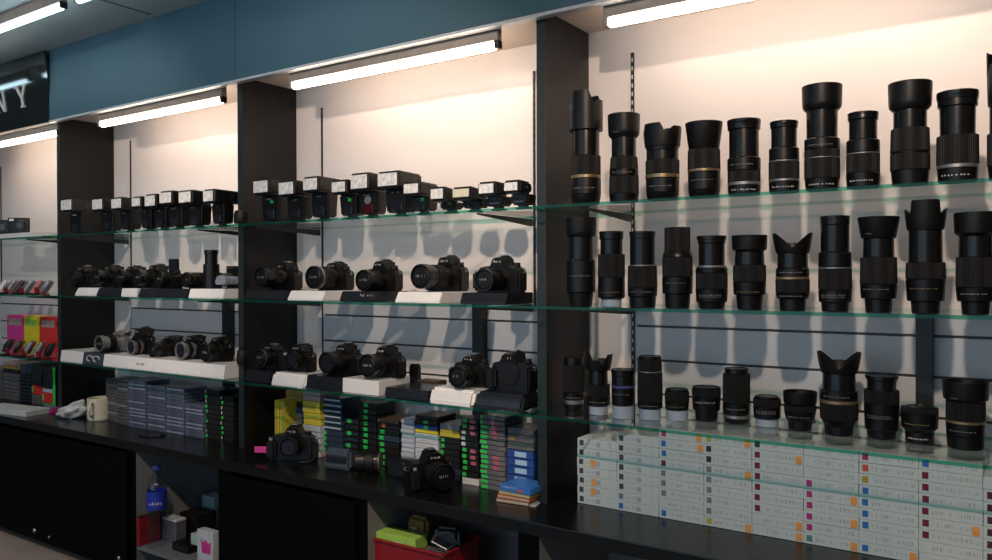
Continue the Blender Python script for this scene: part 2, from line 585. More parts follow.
def marks(parent, r, z, h, n, span, m, face, name='scale_marks', seed=0, rows=1):
    """printed characters round a barrel, centred on direction face"""
    rnd = random.Random(seed)
    bm = new()
    for row in range(rows):
        a = face-span/2
        while a < face+span/2:
            w = rnd.uniform(0.4, 1.0)*span/n*0.62
            hh = h*rnd.uniform(0.55, 1.0)
            zz = z-row*h*1.9
            q = []
            for rr in (r-0.0004, r+0.0004):
                for (aa, z_) in ((a, zz), (a+w, zz), (a+w, zz+hh), (a, zz+hh)):
                    q.append(bm.verts.new((rr*math.cos(aa), rr*math.sin(aa), z_)))
            for f in ((0, 1, 2, 3), (7, 6, 5, 4), (0, 4, 5, 1), (1, 5, 6, 2), (2, 6, 7, 3), (3, 7, 4, 0)):
                bm.faces.new([q[i] for i in f])
            a += w+span/n*rnd.uniform(0.25, 0.9)
    return obj(name, bm, m, parent)


LN = [0]


def lens(u, secs, label, row=1, y=None, vb=None, group=None, petal=(0.35, 0.8, 1.0)):
    """secs top to bottom: (kind, v_top, v_bottom, width_top, width_bottom) in image measures at the lens axis"""
    LN[0] += 1
    z0 = ROWSH[row]
    if y is None:
        front = Pz(u, vb, z0)
        r = secs[-1][4]*mpp(front, u)/2
        y = front.y+r
    vbot = secs[-1][2]
    p = Py(u, vbot, y)
    m = mpp(p, u)
    rf = secs[-1][4]*m/2
    zz = lambda v: Py(u, v, y-rf).z
    zb = zz(vbot)
    zt = zz(secs[0][1])
    if zt < FZ:
        zt = Py(u, secs[0][1], y+0.8*secs[0][3]*m/2).z
        zz0 = zz
        zm = zz0(secs[0][2])
        vt, vm = secs[0][1], secs[0][2]
        zz = lambda v: zt+(zm-zt)*(v-vt)/(vm-vt) if v < vm else zz0(v)
    off = lambda v: (zz(v)-zb)/(zt-zb)*(zt-z0)
    t = thing('camera_lens', label, 'lens', (p.x, y, z0+0.0004), 0, group or {1: 'lenses on the top glass shelf', 2: 'lenses on the middle glass shelf', 3: 'lenses on the lowest glass shelf'}[row])
    face = math.atan2(CAM.y-y, CAM.x-p.x)
    for s in secs:
        kind, v0, v1, w0, w1 = s[:5]
        zt_, zb_ = off(v0), off(v1)
        r1, r0 = w0*m/2, w1*m/2
        bm = new()
        h = zt_-zb_
        if kind == 'hood':
            wl = 0.0022
            mid = [(r0-0.005, zb_), (r1*.95, zb_+h*.12), (r1*.975, zb_+h*.28)] if w1/w0 > 0.88 else [(r0-0.002, zb_), (r0, zb_+0.003)]
            lathe(bm, [(0, zb_)]+mid+[(r1, zt_-0.001), (r1-0.0007, zt_), (r1-wl, zt_-0.0003), (r0-wl-0.002, zb_+0.006), (0, zb_+0.006)], 48)
            o = obj('lens_hood', bm, M_hood, t, smooth=True)
            if len(s) > 5:
                marks(o, (r0+r1)/2+0.0002, zb_+h*0.18, 0.002, 6, 0.4, M_lmark, face-0.5, 'hood_print', LN[0])
        elif kind == 'petal':
            vl, rot, sm = petal
            petal_hood(bm, zb_, zt_, r0, r1, vl, face+rot, sm)
            obj('lens_hood', bm, M_hood, t, smooth=True)
        elif kind == 'rim':
            lathe(bm, [(0, zb_), (r0-0.0015, zb_), (r0, zb_+0.0015), (r0, zb_+h*0.45), (r1-0.0006, zb_+h*0.5), (r1-0.0006, zb_+h*0.62), (r1, zb_+h*0.66), (r1, zt_-0.0008), (r1-0.0008, zt_), (r1-0.003, zt_), (r1-0.0045, zt_-0.003), (0, zt_-0.003)], 48)
            o = obj('front_rim', bm, M_satin, t, smooth=True)
            bm = new()
            solid(bm, zt_-0.003, zt_-0.0012, r1-0.006, r1-0.007, 0.0006, 40)
            obj('front_cap', bm, M_plastic, o, smooth=True)
        elif kind in ('zoom', 'focus'):
            n = max(28, int(2*PI*r0/0.0045))
            solid(bm, zb_, zt_, r0, r1, 0.0012, 40, n, 0.0011)
            obj('zoom_ring' if kind == 'zoom' else 'focus_ring', bm, M_rubber, t)
        elif kind == 'barrel':
            solid(bm, zb_, zt_, r0, r1, 0.001, 48)
            obj('extending_barrel', bm, M_satin, t, smooth=True)
        elif kind == 'body':
            solid(bm, zb_, zt_, r0, r1, 0.0018, 48)
            o = obj('main_barrel', bm, M_plastic, t, smooth=True)
            if len(s) > 5:
                mm = M_goldmark if s[5] == 'g' else M_lmark
                fr = s[6] if len(s) > 6 else 0.45
                marks(o, r0+(r1-r0)*fr+0.0003, zb_+h*fr, s[7] if len(s) > 7 else 0.0024, 12, 1.5, mm, face-0.15, 'printed_scale', LN[0], rows=2 if s[5] == 'ww' else 1)
        elif kind == 'mount':
            solid(bm, zb_, zt_, r0, r1, 0.0012, 48)
            o = obj('mount_collar', bm, M_plastic, t, smooth=True)
            if len(s) > 5:
                marks(o, (r0+r1)/2+0.0005, zb_+h*0.38, 0.0036, 9, 1.5, M_mark, face-0.1, 'printed_scale', LN[0])
        elif kind == 'slope':
            solid(bm, zb_, zt_, r0, r1, 0.0008, 48)
            obj('tapered_barrel', bm, M_plastic, t, smooth=True)
        elif kind in ('gold', 'silver', 'purple'):
            solid(bm, zb_, zt_, r0+0.0002, r1+0.0002, 0.0004, 48)
            obj('accent_band', bm, {'gold': M_gold, 'silver': M_silverband, 'purple': M_purple}[kind], t, smooth=True)['label'] = {'gold': 'gold ring', 'silver': 'silver ring', 'purple': 'purple ring'}[kind]
        elif kind == 'cap':
            solid(bm, zb_, zt_, r0, r1, 0.0015, 40)
            obj('rear_cap', bm, M_rearcap, t, smooth=True)['label'] = 'pale translucent rear cap'
    return t


Y1 = -0.022
lens(586, [('petal', 90, 127, 34, 34), ('barrel', 127, 152, 27, 27), ('zoom', 152, 171, 29.5, 29.5), ('gold', 171, 174, 30, 30), ('body', 174, 190, 30, 30, 'w', .35), ('mount', 190, 199, 30, 27)],
     'tall lens with petal hood and gold ring beside the upright on the top shelf', 1, Y1, petal=(0.66, -0.35, 0.35))
lens(624, [('hood', 112, 135, 32.5, 30, 'w'), ('barrel', 135, 154, 24.5, 24.5), ('zoom', 154, 166, 27, 28.5), ('body', 166, 173, 29, 29, 'g', .4), ('focus', 173, 190, 29.5, 30), ('mount', 190, 198, 30, 28)],
     'lens with short reversed hood in front of the slotted wall strip, top shelf', 1, Y1)
lens(662.5, [('petal', 122.5, 144, 39, 35), ('slope', 144, 148, 33, 32), ('barrel', 148, 157, 32, 32), ('zoom', 157, 171, 34, 34), ('gold', 171, 174.5, 34.5, 34.5), ('body', 174.5, 189, 33.5, 33, 'w', .4), ('mount', 189, 195, 33, 30)],
     'stout lens with flared petal hood and gold ring on the top shelf', 1, Y1, petal=(0.45, -0.62, 0.75))
lens(704, [('hood', 120.5, 147, 38, 31), ('zoom', 147, 166.5, 32.5, 33), ('gold', 166.5, 169, 33, 33), ('body', 169, 187, 32.5, 32, 'w', .5), ('mount', 187, 193.5, 32, 29)],
     'lens with wide tapering hood sitting directly on a ribbed gold-ringed barrel', 1, Y1)
lens(744, [('rim', 117.5, 127.5, 34, 33), ('barrel', 127.5, 155, 30, 30), ('body', 155, 168, 33.5, 33.5, 'w', .4), ('zoom', 168, 179, 33, 33), ('silver', 179, 182, 33, 33), ('mount', 182, 191, 33, 32, 'w')],
     'hoodless extended lens with pale silver ring, fifth from the upright on the top shelf', 1, Y1)
lens(784, [('rim', 119.5, 126, 28.8, 28), ('barrel', 126, 145.5, 26, 26), ('body', 145.5, 158, 30.5, 30.5), ('silver', 158, 159.2, 31, 31), ('zoom', 159.2, 176, 31, 31), ('silver', 176, 178.2, 31, 31), ('mount', 178.2, 188.5, 31, 30, 'w')],
     'shortest hoodless lens on the top shelf, left of the tall cup-hooded lens', 1, Y1)
lens(822, [('hood', 83, 108, 41, 38), ('barrel', 108, 136, 32, 31), ('body', 136, 147, 36, 36, 'w', .3), ('zoom', 147, 155, 36, 36), ('silver', 155, 156, 36, 36), ('zoom', 156, 176, 36, 36), ('mount', 176, 187, 35, 33, 'w')],
     'tall lens with wide cup hood between two short hoodless lenses, top shelf', 1, Y1)
lens(863, [('rim', 110.5, 118, 31.5, 31), ('barrel', 118, 137.5, 28.5, 28.5), ('body', 137.5, 150.5, 34, 34), ('silver', 150.5, 151.7, 34.5, 34.5), ('zoom', 151.7, 170, 34, 34), ('mount', 170, 184, 35, 33, 'w')],
     'hoodless lens with thin silver ring between two tall lenses with cup hoods', 1, Y1)
lens(910, [('hood', 80, 107, 45, 42), ('barrel', 107, 125, 34, 34), ('zoom', 125, 148, 39, 40.5), ('body', 148, 150, 40, 40), ('focus', 150, 166, 40.5, 40.5), ('mount', 166, 180, 39, 36.5)],
     'biggest cup-hooded lens on the top shelf, second from its right end in view', 1, Y1)
lens(957.5, [('rim', 89, 104, 43, 41), ('barrel', 104, 132, 37, 36), ('zoom', 132, 160.5, 43, 43.5), ('silver', 160.5, 164, 43, 43), ('mount', 164, 177, 42, 40, 'w')],
     'thick hoodless lens with broad grip right of the biggest cup-hooded lens, top shelf', 1, Y1)
lens(1008, [('petal', 46, 100, 44, 41), ('barrel', 100, 128, 38, 38), ('zoom', 128, 160, 43, 43), ('mount', 160, 173, 42, 39)],
     'lens cut off by the right picture edge on the top shelf', 1, Y1, petal=(0.5, 1.0, .5))

Y2 = -0.015
lens(581, [('hood', 217, 236, 31, 30), ('barrel', 236, 259, 24, 24.5), ('body', 259, 291, 29, 29, 'w', .5), ('mount', 291, 304.5, 25, 22)],
     'cup-hooded lens in front of the black upright on the middle shelf', 2, Y2)
lens(611.5, [('rim', 231, 239, 24.5, 24), ('barrel', 239, 253.5, 22, 22), ('focus', 253.5, 276, 27, 27), ('body', 276, 296, 27, 27, 'g', .25), ('slope', 296, 297.5, 26, 22), ('cap', 297.5, 305, 20.5, 20.5)],
     'slim dark lens standing on a pale rear cap on the middle shelf', 2, Y2)
lens(642.5, [('rim', 231, 238, 26.5, 25.5), ('barrel', 238, 263.8, 25, 25), ('silver', 263.8, 265, 28, 28), ('zoom', 265, 286, 29, 30), ('body', 286, 295, 30, 29, 'w', .5), ('mount', 295, 305.5, 27, 26)],
     'lens with thick grip in front of the slotted strip on the middle shelf', 2, Y2)
lens(677.5, [('zoom', 227, 251, 26, 26), ('slope', 251, 256, 28, 30), ('focus', 256, 275, 30.5, 30.5), ('body', 275, 292, 31, 30, 'g', .6), ('mount', 292, 306, 26, 24)],
     'lens with ribbed straight top and gold lettering, fourth on the middle shelf', 2, Y2)
lens(711.7, [('rim', 235.5, 243, 30, 28), ('barrel', 243, 264.5, 26, 26), ('silver', 264.5, 266.5, 30, 30), ('body', 266.5, 272, 32, 32), ('zoom', 272, 287, 32, 32), ('body', 287, 300, 32.5, 31, 'ww', .5), ('mount', 300, 306.7, 27, 25)],
     'lens with bright silver line below its barrel on the middle shelf', 2, Y2)
lens(749.5, [('hood', 235, 251, 36, 32, 'w'), ('barrel', 251, 264, 29, 30), ('zoom', 264, 280, 33, 33.5), ('body', 280, 293, 33.5, 32, 'g', .2), ('mount', 293, 307.3, 27, 25)],
     'lens with shallow hood left of the open petal-hooded lens, middle shelf', 2, Y2)
lens(792.5, [('petal', 233, 252.5, 40.5, 33), ('barrel', 252.5, 267, 30.5, 31), ('body', 267, 275.5, 33.5, 34, 'w', .45), ('gold', 275.5, 278, 34.2, 34.2), ('zoom', 278, 291, 34.5, 34.5), ('body', 291, 297, 34.5, 32, 'w', .4), ('mount', 297, 308.5, 27, 26)],
     'lens with open petal hood like two wings and gold ring on the middle shelf', 2, Y2, petal=(0.26, 0.0, 'v'))
lens(835, [('rim', 215.5, 224.5, 30.5, 30), ('barrel', 224.5, 251, 29, 29), ('body', 251, 266, 33.5, 34), ('silver', 266, 267.5, 34.2, 34.2), ('zoom', 267.5, 288, 34, 34), ('body', 288, 300.5, 34, 33, 'ww', .55), ('mount', 300.5, 309.5, 28, 27)],
     'tall hoodless lens right of the wing-like petal hood on the middle shelf', 2, Y2)
lens(878.5, [('hood', 216.5, 237.5, 43, 36, 'w'), ('barrel', 237.5, 256, 31, 32), ('zoom', 256, 282, 37, 38), ('body', 282, 296.5, 38, 36, 'w', .6), ('mount', 296.5, 310, 28, 26.5)],
     'lens with flared bowl hood and white lettering left of the largest petal hood', 2, Y2)
lens(925.5, [('petal', 200, 229, 45, 37), ('barrel', 229, 261, 34, 35), ('zoom', 261, 277, 40, 41), ('body', 277, 299, 41, 38, 'g', .55), ('mount', 299, 311, 30, 28.5)],
     'tallest lens on the middle shelf with a bulky petal hood and gold lettering', 2, Y2, petal=(0.52, 0.0, 0.40))
lens(975.5, [('hood', 212, 235, 45, 40), ('barrel', 235, 255.5, 34, 35), ('zoom', 255.5, 285, 40, 41), ('body', 285, 299, 41, 38, 'w', .5), ('mount', 299, 311.5, 30, 28)],
     'cup-hooded lens at the right picture edge of the middle shelf', 2, Y2)

lens(574, [('barrel', 356, 366, 20, 20), ('zoom', 366, 393, 21.5, 21.5), ('body', 393, 401, 21.5, 21, 'w', .3), ('silver', 401, 405, 20, 19), ('mount', 405, 411, 19, 18)],
     'dim slim lens in front of the black upright on the lowest shelf', 3, vb=411)
lens(598.5, [('petal', 352.5, 371, 29, 23), ('barrel', 371, 385, 18.5, 19), ('zoom', 385, 397, 23, 23), ('body', 397, 406, 23, 22, 'w', .4), ('cap', 406, 415, 18.5, 18.5)],
     'lens with petal hood and pale rear cap beside the upright, lowest shelf', 3, vb=416, petal=(0.3, 1.2, 0.5))
lens(623, [('rim', 368, 376.5, 24.5, 23), ('barrel', 376.5, 386, 22.5, 22.5), ('purple', 386, 388.5, 23, 23), ('body', 388.5, 406, 23, 22, 'w', .65), ('cap', 406, 418.5, 21.5, 21.5)],
     'hoodless lens with purple ring on a pale rear cap, lowest shelf', 3, vb=420)
lens(650, [('rim', 355, 360, 22.5, 23.5), ('zoom', 360, 372, 24, 24), ('silver', 372, 373, 24.3, 24.3), ('focus', 373, 402, 25, 25.5), ('body', 402, 409, 25.5, 24.5, 'w', .4), ('cap', 409, 420, 21.5, 21.5)],
     'tall straight lens on a pale rear cap, tallest left of centre on lowest shelf', 3, vb=421)
lens(677, [('rim', 387.5, 393, 22.5, 23), ('zoom', 393, 402, 24.5, 24.5), ('body', 402, 411, 24.5, 23, 'g', .4), ('cap', 411, 421, 22.5, 22.5)],
     'short stubby lens on pale rear cap right of the tall straight lens', 3, vb=422)
lens(706.3, [('rim', 385, 390, 28.5, 28.5), ('focus', 390, 397, 29, 29), ('body', 397, 411, 29, 27.5, 'w', .55, .006), ('mount', 411, 421, 23.5, 22)],
     'squat prime lens with white lettering right of the stubby capped lens, lowest shelf', 3, vb=422)
lens(736.5, [('rim', 367, 375, 24.5, 24), ('zoom', 375, 404, 27.5, 27.5), ('body', 404, 416, 27.5, 26.5, 'w', .5), ('silver', 416, 419, 25.5, 25.5), ('mount', 419, 424, 25.5, 24)],
     'straight ribbed lens with bright silver ring at its foot, lowest shelf', 3, vb=424.5)
lens(767, [('rim', 394.5, 400, 24, 26), ('focus', 400, 407, 28, 28), ('body', 407, 419, 28, 27, 'ww', .6), ('cap', 419, 427, 23, 23)],
     'smallest lens on the lowest shelf, on a pale cap right of the ribbed lens', 3, vb=428)
lens(800, [('hood', 389.5, 406, 34.5, 33), ('focus', 406, 412, 32.5, 32.5), ('body', 412, 421, 32, 29, 'w', .4), ('mount', 421, 430.5, 25, 23.5)],
     'squat lens with round hood left of the big wing-hooded gold-ring lens', 3, vb=431.5)
lens(839, [('petal', 350.5, 374, 45, 36), ('barrel', 374, 391, 33, 34), ('body', 391, 400.5, 38, 38.5, 'w', .4), ('gold', 400.5, 403.5, 39, 39), ('zoom', 403.5, 420, 39, 38.5), ('slope', 420, 426, 36, 30), ('mount', 426, 435.5, 29.5, 28)],
     'lens with large wing-like petal hood and gold ring on the lowest shelf', 3, vb=437, petal=(0.22, 0.0, 'v'))
lens(881.5, [('rim', 374, 381.5, 34, 32), ('barrel', 381.5, 391, 29.5, 29.5), ('zoom', 391, 404, 36, 36), ('body', 404, 430.5, 36, 34, 'ww', .55), ('mount', 430.5, 438.5, 30, 28.5)],
     'hoodless lens with lettered barrel right of the wing-hooded lens, lowest shelf', 3, vb=440)
lens(919.5, [('rim', 405, 409, 28, 31), ('focus', 409, 414, 38, 38.5), ('body', 414, 429, 38.5, 37, 'g', .3), ('slope', 429, 432, 35, 30), ('mount', 432, 443, 29.5, 28.5, 'w')],
     'flat wide pancake-like lens in front of the black post, lowest shelf', 3, vb=444.5)
lens(965.5, [('hood', 379, 402.5, 48, 44, 'w'), ('zoom', 402.5, 421, 40.5, 40.5), ('gold', 421, 423.5, 40.5, 40.5), ('body', 423.5, 436, 40, 39, 'w', .4), ('mount', 436, 448.5, 39, 37)],
     'widest lens on the lowest shelf with deep hood, right of the flat lens', 3, vb=451)
# ------------------------------------------------------------------ white boxes under the lenses
SQ = {'k': (0.055, 0.065, 0.07), 'b': (0.02, 0.16, 0.50), 'r': (0.38, 0.02, 0.10), 'd': (0.16, 0.01, 0.035), 'g': (0.20, 0.21, 0.22), 'y': (0.45, 0.42, 0.05),
      'x': (0.03, 0.03, 0.035), 'm': (0.42, 0.03, 0.20), 'o': (0.62, 0.08, 0.05), 't': (0.10, 0.25, 0.25), 'p': (0.07, 0.015, 0.03), 's': (0.15, 0.22, 0.30), 'h': (0.42, 0.30, 0.03)}
SQN = {'k': 'charcoal', 'b': 'blue', 'r': 'crimson', 'd': 'maroon', 'g': 'grey', 'y': 'olive yellow', 'x': 'black', 'm': 'magenta', 'o': 'red', 't': 'teal', 'p': 'dark plum', 's': 'steel blue', 'h': 'mustard'}
M_orange = mat('orange_sticker', (0.75, 0.33, 0.08), 0.5)
cols = [  # bottom to top
    'kkkkkkk', 'bskkkkkk', 'b_gggdbbr', 'ygggggxxy', '__ddddddx', 'tmmmmm___', 'b_bbbbhor', '__ddddddb', '_pppppp_']
stick = {(0, 1): .42, (0, 2): .42, (0, 4): .42, (2, 7): .93, (2, 8): .90, (3, 0): .93, (3, 5): .93, (3, 8): .92, (4, 0): .92, (4, 1): .92, (4, 7): .92,
         (5, 2): .92, (5, 4): .92, (6, 0): .92, (7, 3): .90, (5, 0): .92}
YB = 0.066
BW, BD = 0.1206, 0.150
BH = 0.0261
XB0 = -1.0585
cache = {}


def shared(key, fn):
    if key not in cache:
        bm = new(); fn(bm)
        bmesh.ops.recalc_face_normals(bm, faces=bm.faces[:])
        me = bpy.data.meshes.new(key if isinstance(key, str) else key[0])
        bm.to_mesh(me); bm.free()
        cache[key] = me
    return cache[key]


def link(name, me, m, parent=None):
    o = bpy.data.objects.new(name, me)
    C.objects.link(o)
    if not me.materials:
        me.materials.append(m)
    if parent is not None:
        o.parent = parent
    return o


def print_bars(bm, x0, x1, z0, z1, n, seed, y=0.0):
    rnd = random.Random(seed)
    x = x0
    while x < x1:
        w = rnd.uniform(0.0006, 0.003)
        if rnd.random() < 0.75:
            box(bm, (x, y-0.0005, z0+rnd.uniform(0, .3)*(z1-z0)), (x+w, y-0.0001, z1-rnd.uniform(0, .3)*(z1-z0)))
        x += w+rnd.uniform(0.0012, 0.005)


for c, col in enumerate(cols):
    for k, s in enumerate(col):
        n = len(col)
        lev = 'bottom' if k == 0 else 'topmost' if k == n-1 else ORD[k+1]+' from bottom'
        colr = f'{SQN[s]} square' if s != '_' else 'no coloured square'
        st = ', orange sticker' if (c, k) in stick else ''
        stk = f'{ORD[c+1]} stack from upright'
        rnd = random.Random(c*31+k)
        t = thing('filter_box', f'white box, {colr}{st}, {lev} in {stk}', 'box', (XB0+c*0.1213+rnd.uniform(-.0006, .0006), YB+rnd.uniform(-.0012, .0012), ZC+0.0006+k*(BH)), 0, 'white boxes stacked under the lenses')
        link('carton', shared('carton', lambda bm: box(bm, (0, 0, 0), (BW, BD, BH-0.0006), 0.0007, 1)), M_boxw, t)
        if s != '_':
            m = mat('square_'+SQN[s].replace(' ', '_'), SQ[s], 0.5)
            o = link('colour_square', shared('colour_square'+s, lambda bm: box(bm, (0.007, -0.0006, BH*.24), (0.0195, -0.0001, BH*.80))), m, t)
            o['label'] = SQN[s]+' square'
        v = rnd.randrange(4) if c > 1 else 4+rnd.randrange(2)
        if c > 1:
            link('printed_lettering', shared('spine_print%d' % v, lambda bm: print_bars(bm, 0.027, 0.117, BH*.30, BH*.74, 20, v+20)), M_print, t)
        else:
            def pr(bm):
                box(bm, (0.058, -0.0005, BH*.25), (0.071, -0.0001, BH*.72))
            link('printed_lettering', shared('spine_printp', pr), M_print, t)
            link('spine_lettering', shared('spine_lettering', lambda bm: print_bars(bm, 0.026, 0.052, BH*.35, BH*.62, 6, 9)), M_print, t)
            link('edge_line', shared('edge_line', lambda bm: box(bm, (0.1000, -0.0005, BH*.22), (0.1008, -0.0001, BH*.80))), M_print, t)
        if (c, k) in stick:
            f = stick[(c, k)]
            link('sticker', shared('sticker%.2f' % f, lambda bm: box(bm, (BW*f-0.0075, -0.0008, BH*.10), (BW*f+0.0065, -0.0002, BH*.82))), M_orange, t)['label'] = 'orange sticker'
pb = Pz(950, 556, ZC)
bm = new(); box(bm, (-0.20, -0.07, ZC+0.0006), (0.02, 0.055, ZC+0.004), 0.001, 1)
tag(obj('cardboard_sheet', bm, mat('beige_card', (0.55, 0.42, 0.33), 0.7)), 'beige card sheet lying on the counter in front of the rightmost white boxes', 'card')
# ------------------------------------------------------------------ flash units
def flash(u0, u1, v0, v1, label, group, yf=-0.052, length=0.10, cream=False, sensor='dark', sticker=False, rz=0.0, low=False):
    yw = yf
    a, b = Py(u0, (v0+v1)/2, yw), Py(u1, (v0+v1)/2, yw)
    zl, zh = Py((u0+u1)/2, v1, yw).z-Z1, Py((u0+u1)/2, v0, yw).z-Z1
    w = b.x-a.x
    h = zh-zl
    t = thing('flash_unit', label, 'flash', ((a.x+b.x)/2, yw, Z1+0.0004), rz, group)
    hw, hh = w/2+0.0075, h/2+0.007
    zc = (zl+zh)/2
    # head, slightly flared toward the window
    bm = new()
    vs = []
    box(bm, (-hw, 0.0, zc-hh), (hw, length, zc+hh))
    for v in bm.verts:
        if v.co.y > length*0.5:
            v.co.x *= 0.88
            v.co.z = zc+(v.co.z-zc)*0.92-(0.006 if low else 0.0)
    bmesh.ops.bevel(bm, geom=bm.edges[:], offset=0.006, segments=3, affect='EDGES')
    hd = obj('flash_head', bm, M_plastic, t, smooth=True)
    bm = new()
    box(bm, (-w/2, -0.0022, zl), (w/2, 0.004, zh), 0.0018)
    obj('fresnel_window', bm, M_fresnelc if cream else M_fresnel, hd)
    bm = new()
    mx = Matrix.Translation((hw*0.86, length*0.72, zc-0.002)) @ Matrix.Rotation(PI/2, 4, 'Y')
    solid(bm, -0.002, 0.004, 0.014 if not low else 0.010, 0.013 if not low else 0.009, 0.001, 24, mtx=mx)
    obj('pivot_disc', bm, M_satin, hd, smooth=True)
    # body set back under the head
    bw = hw*1.08
    y0, y1 = (0.036, 0.092) if not low else (0.045, 0.10)
    zt = zc-hh+0.001
    bm = new()
    box(bm, (-bw*0.86, y0+0.006, 0.012), (bw*0.86, y1-0.004, zt), taper=(1.14, 1.12))
    bmesh.ops.bevel(bm, geom=bm.edges[:], offset=0.005, segments=3, affect='EDGES')
    bd = obj('body', bm, M_plastic, t, smooth=True)
    bm = new()
    hB = zt-0.012
    if sensor == 'round':
        mx = Matrix.Translation((0, y0+0.005, 0.012+hB*0.62)) @ Matrix.Rotation(PI/2, 4, 'X')
        solid(bm, -0.002, 0.003, hB*0.2, hB*0.19, 0.0008, 20, mtx=mx)
        obj('round_sensor', bm, M_silverband, bd, smooth=True)
        bm = new()
    box(bm, (-bw*0.5, y0-0.0005 + 0.003, 0.016), (bw*0.5, y0+0.01, 0.012+hB*0.42), 0.002)
    obj('sensor_panel', bm, M_redpl if sensor in ('red', 'round') else M_lensglass, bd)
    bm = new()
    print_bars(bm, -bw*0.3, bw*0.3, 0.012+hB*0.80, 0.012+hB*0.88, 5, int(u0), y0-0.0002)
    obj('printed_mark', bm, M_mark, bd)
    if sticker:
        bx('price_dot', (bw*0.2, y0-0.001, 0.012+hB*0.66), (bw*0.2+0.011, y0+0.006, 0.012+hB*0.66+0.011), M_green, bd)['label'] = 'green sticker'
    bm = new()
    box(bm, (-0.011, y0+0.018, 0.005), (0.011, y1-0.016, 0.0125))
    box(bm, (-0.017, y0+0.012, 0.0), (0.017, y1-0.010, 0.0052), 0.001, 1)
    obj('foot', bm, M_blackmetal, t)
    return t


g2 = 'flash units on the top shelf of the flash bay'
flash(253.7, 267.4, 181, 192.7, 'flash unit beside the upright, first in the row of the flash bay', g2, sticker=True)
flash(279, 293, 182.5, 194.3, 'flash unit between the first one by the upright and the slotted strip', g2, sensor='dark')
flash(303.4, 317, 178.5, 190, 'flash unit with long head in front of the slotted wall strip', g2, length=0.115)
flash(332, 345, 182, 192, 'smaller lower flash unit with green sticker behind tall pair of flashes', g2, sticker=True)
flash(351, 367, 175, 188.7, 'flash unit with round silver sensor, left of the tallest flash', g2, sensor='round', length=0.105)
flash(378, 397, 173.3, 186, 'tallest flash unit with the largest head in the flash bay row', g2, length=0.12)
flash(404, 418, 184, 193.5, 'lower flash unit just right of the tallest flash', g2, length=0.10, sticker=True)
flash(431, 443, 189, 199, 'low compact flash with pale window left of the cream-windowed flash', g2, length=0.075, low=True, sticker=True)
flash(453, 469, 189, 197.3, 'low compact flash with a cream coloured window', g2, cream=True, length=0.09, low=True)
flash(479, 493.5, 184, 193.5, 'slanting flash unit right of the cream-windowed flash', g2, length=0.075, sensor='dark')
flash(504.5, 517.5, 182.5, 190.8, 'last flash unit of the row, nearest the lens bay', g2, length=0.07, sensor='dark')
g1 = 'flash units on the top shelf of the left camera bay'
lb = ['flash unit beside the upright at the left end of the left bay row', 'second flash from the left upright, in front of the dark panel', 'third flash from the left upright, at the edge of the dark panel',
      'flash with small window in front of the thin wall strip, left bay', 'fifth flash in the left bay row, right of the small-windowed one', 'sixth flash in the left bay row, in the taller right half',
      'seventh flash in the left bay row, widest window of that row', 'long-headed last flash of the left bay row beside the upright']
for q, l in zip([(61.2, 71.2, 200, 210), (92.5, 102, 199.5, 209.3), (111.6, 121, 199, 208.3), (132, 140, 198.2, 206.3), (145, 154.8, 195.8, 206),
                 (159.8, 171, 192.6, 203), (179, 190.6, 192, 202.5), (203.4, 212.9, 191, 201.4)], lb):
    flash(*q, l, g1, length=0.12 if q[0] > 200 else 0.10, sensor='dark')


def pouch(u, v, z, r, h, label):
    p = Pz(u, v, z)
    t = thing('lens_pouch', label, 'pouch', (p.x, p.y+r+0.03, z+0.0004))
    bm = new()
    lathe(bm, [(0, 0), (r*.85, 0), (r, h*.12), (r, h*.6), (r*.85, h*.85), (r*.5, h*.97), (0, h)], 28)
    obj('pouch_body', bm, M_rubber, t, smooth=True)
    bm = new()
    tube(bm, [(-r*.4, 0, h*.93), (-r*.2, 0, h*1.08), (r*.2, 0, h*1.08), (r*.4, 0, h*.93)], 0.003)
    obj('loop', bm, M_rubber, t)


pouch(228, 223, Z1, 0.026, 0.052, 'round black pouch between the last left bay flash and the upright')

# ------------------------------------------------------------------ cameras
LABELS = set()


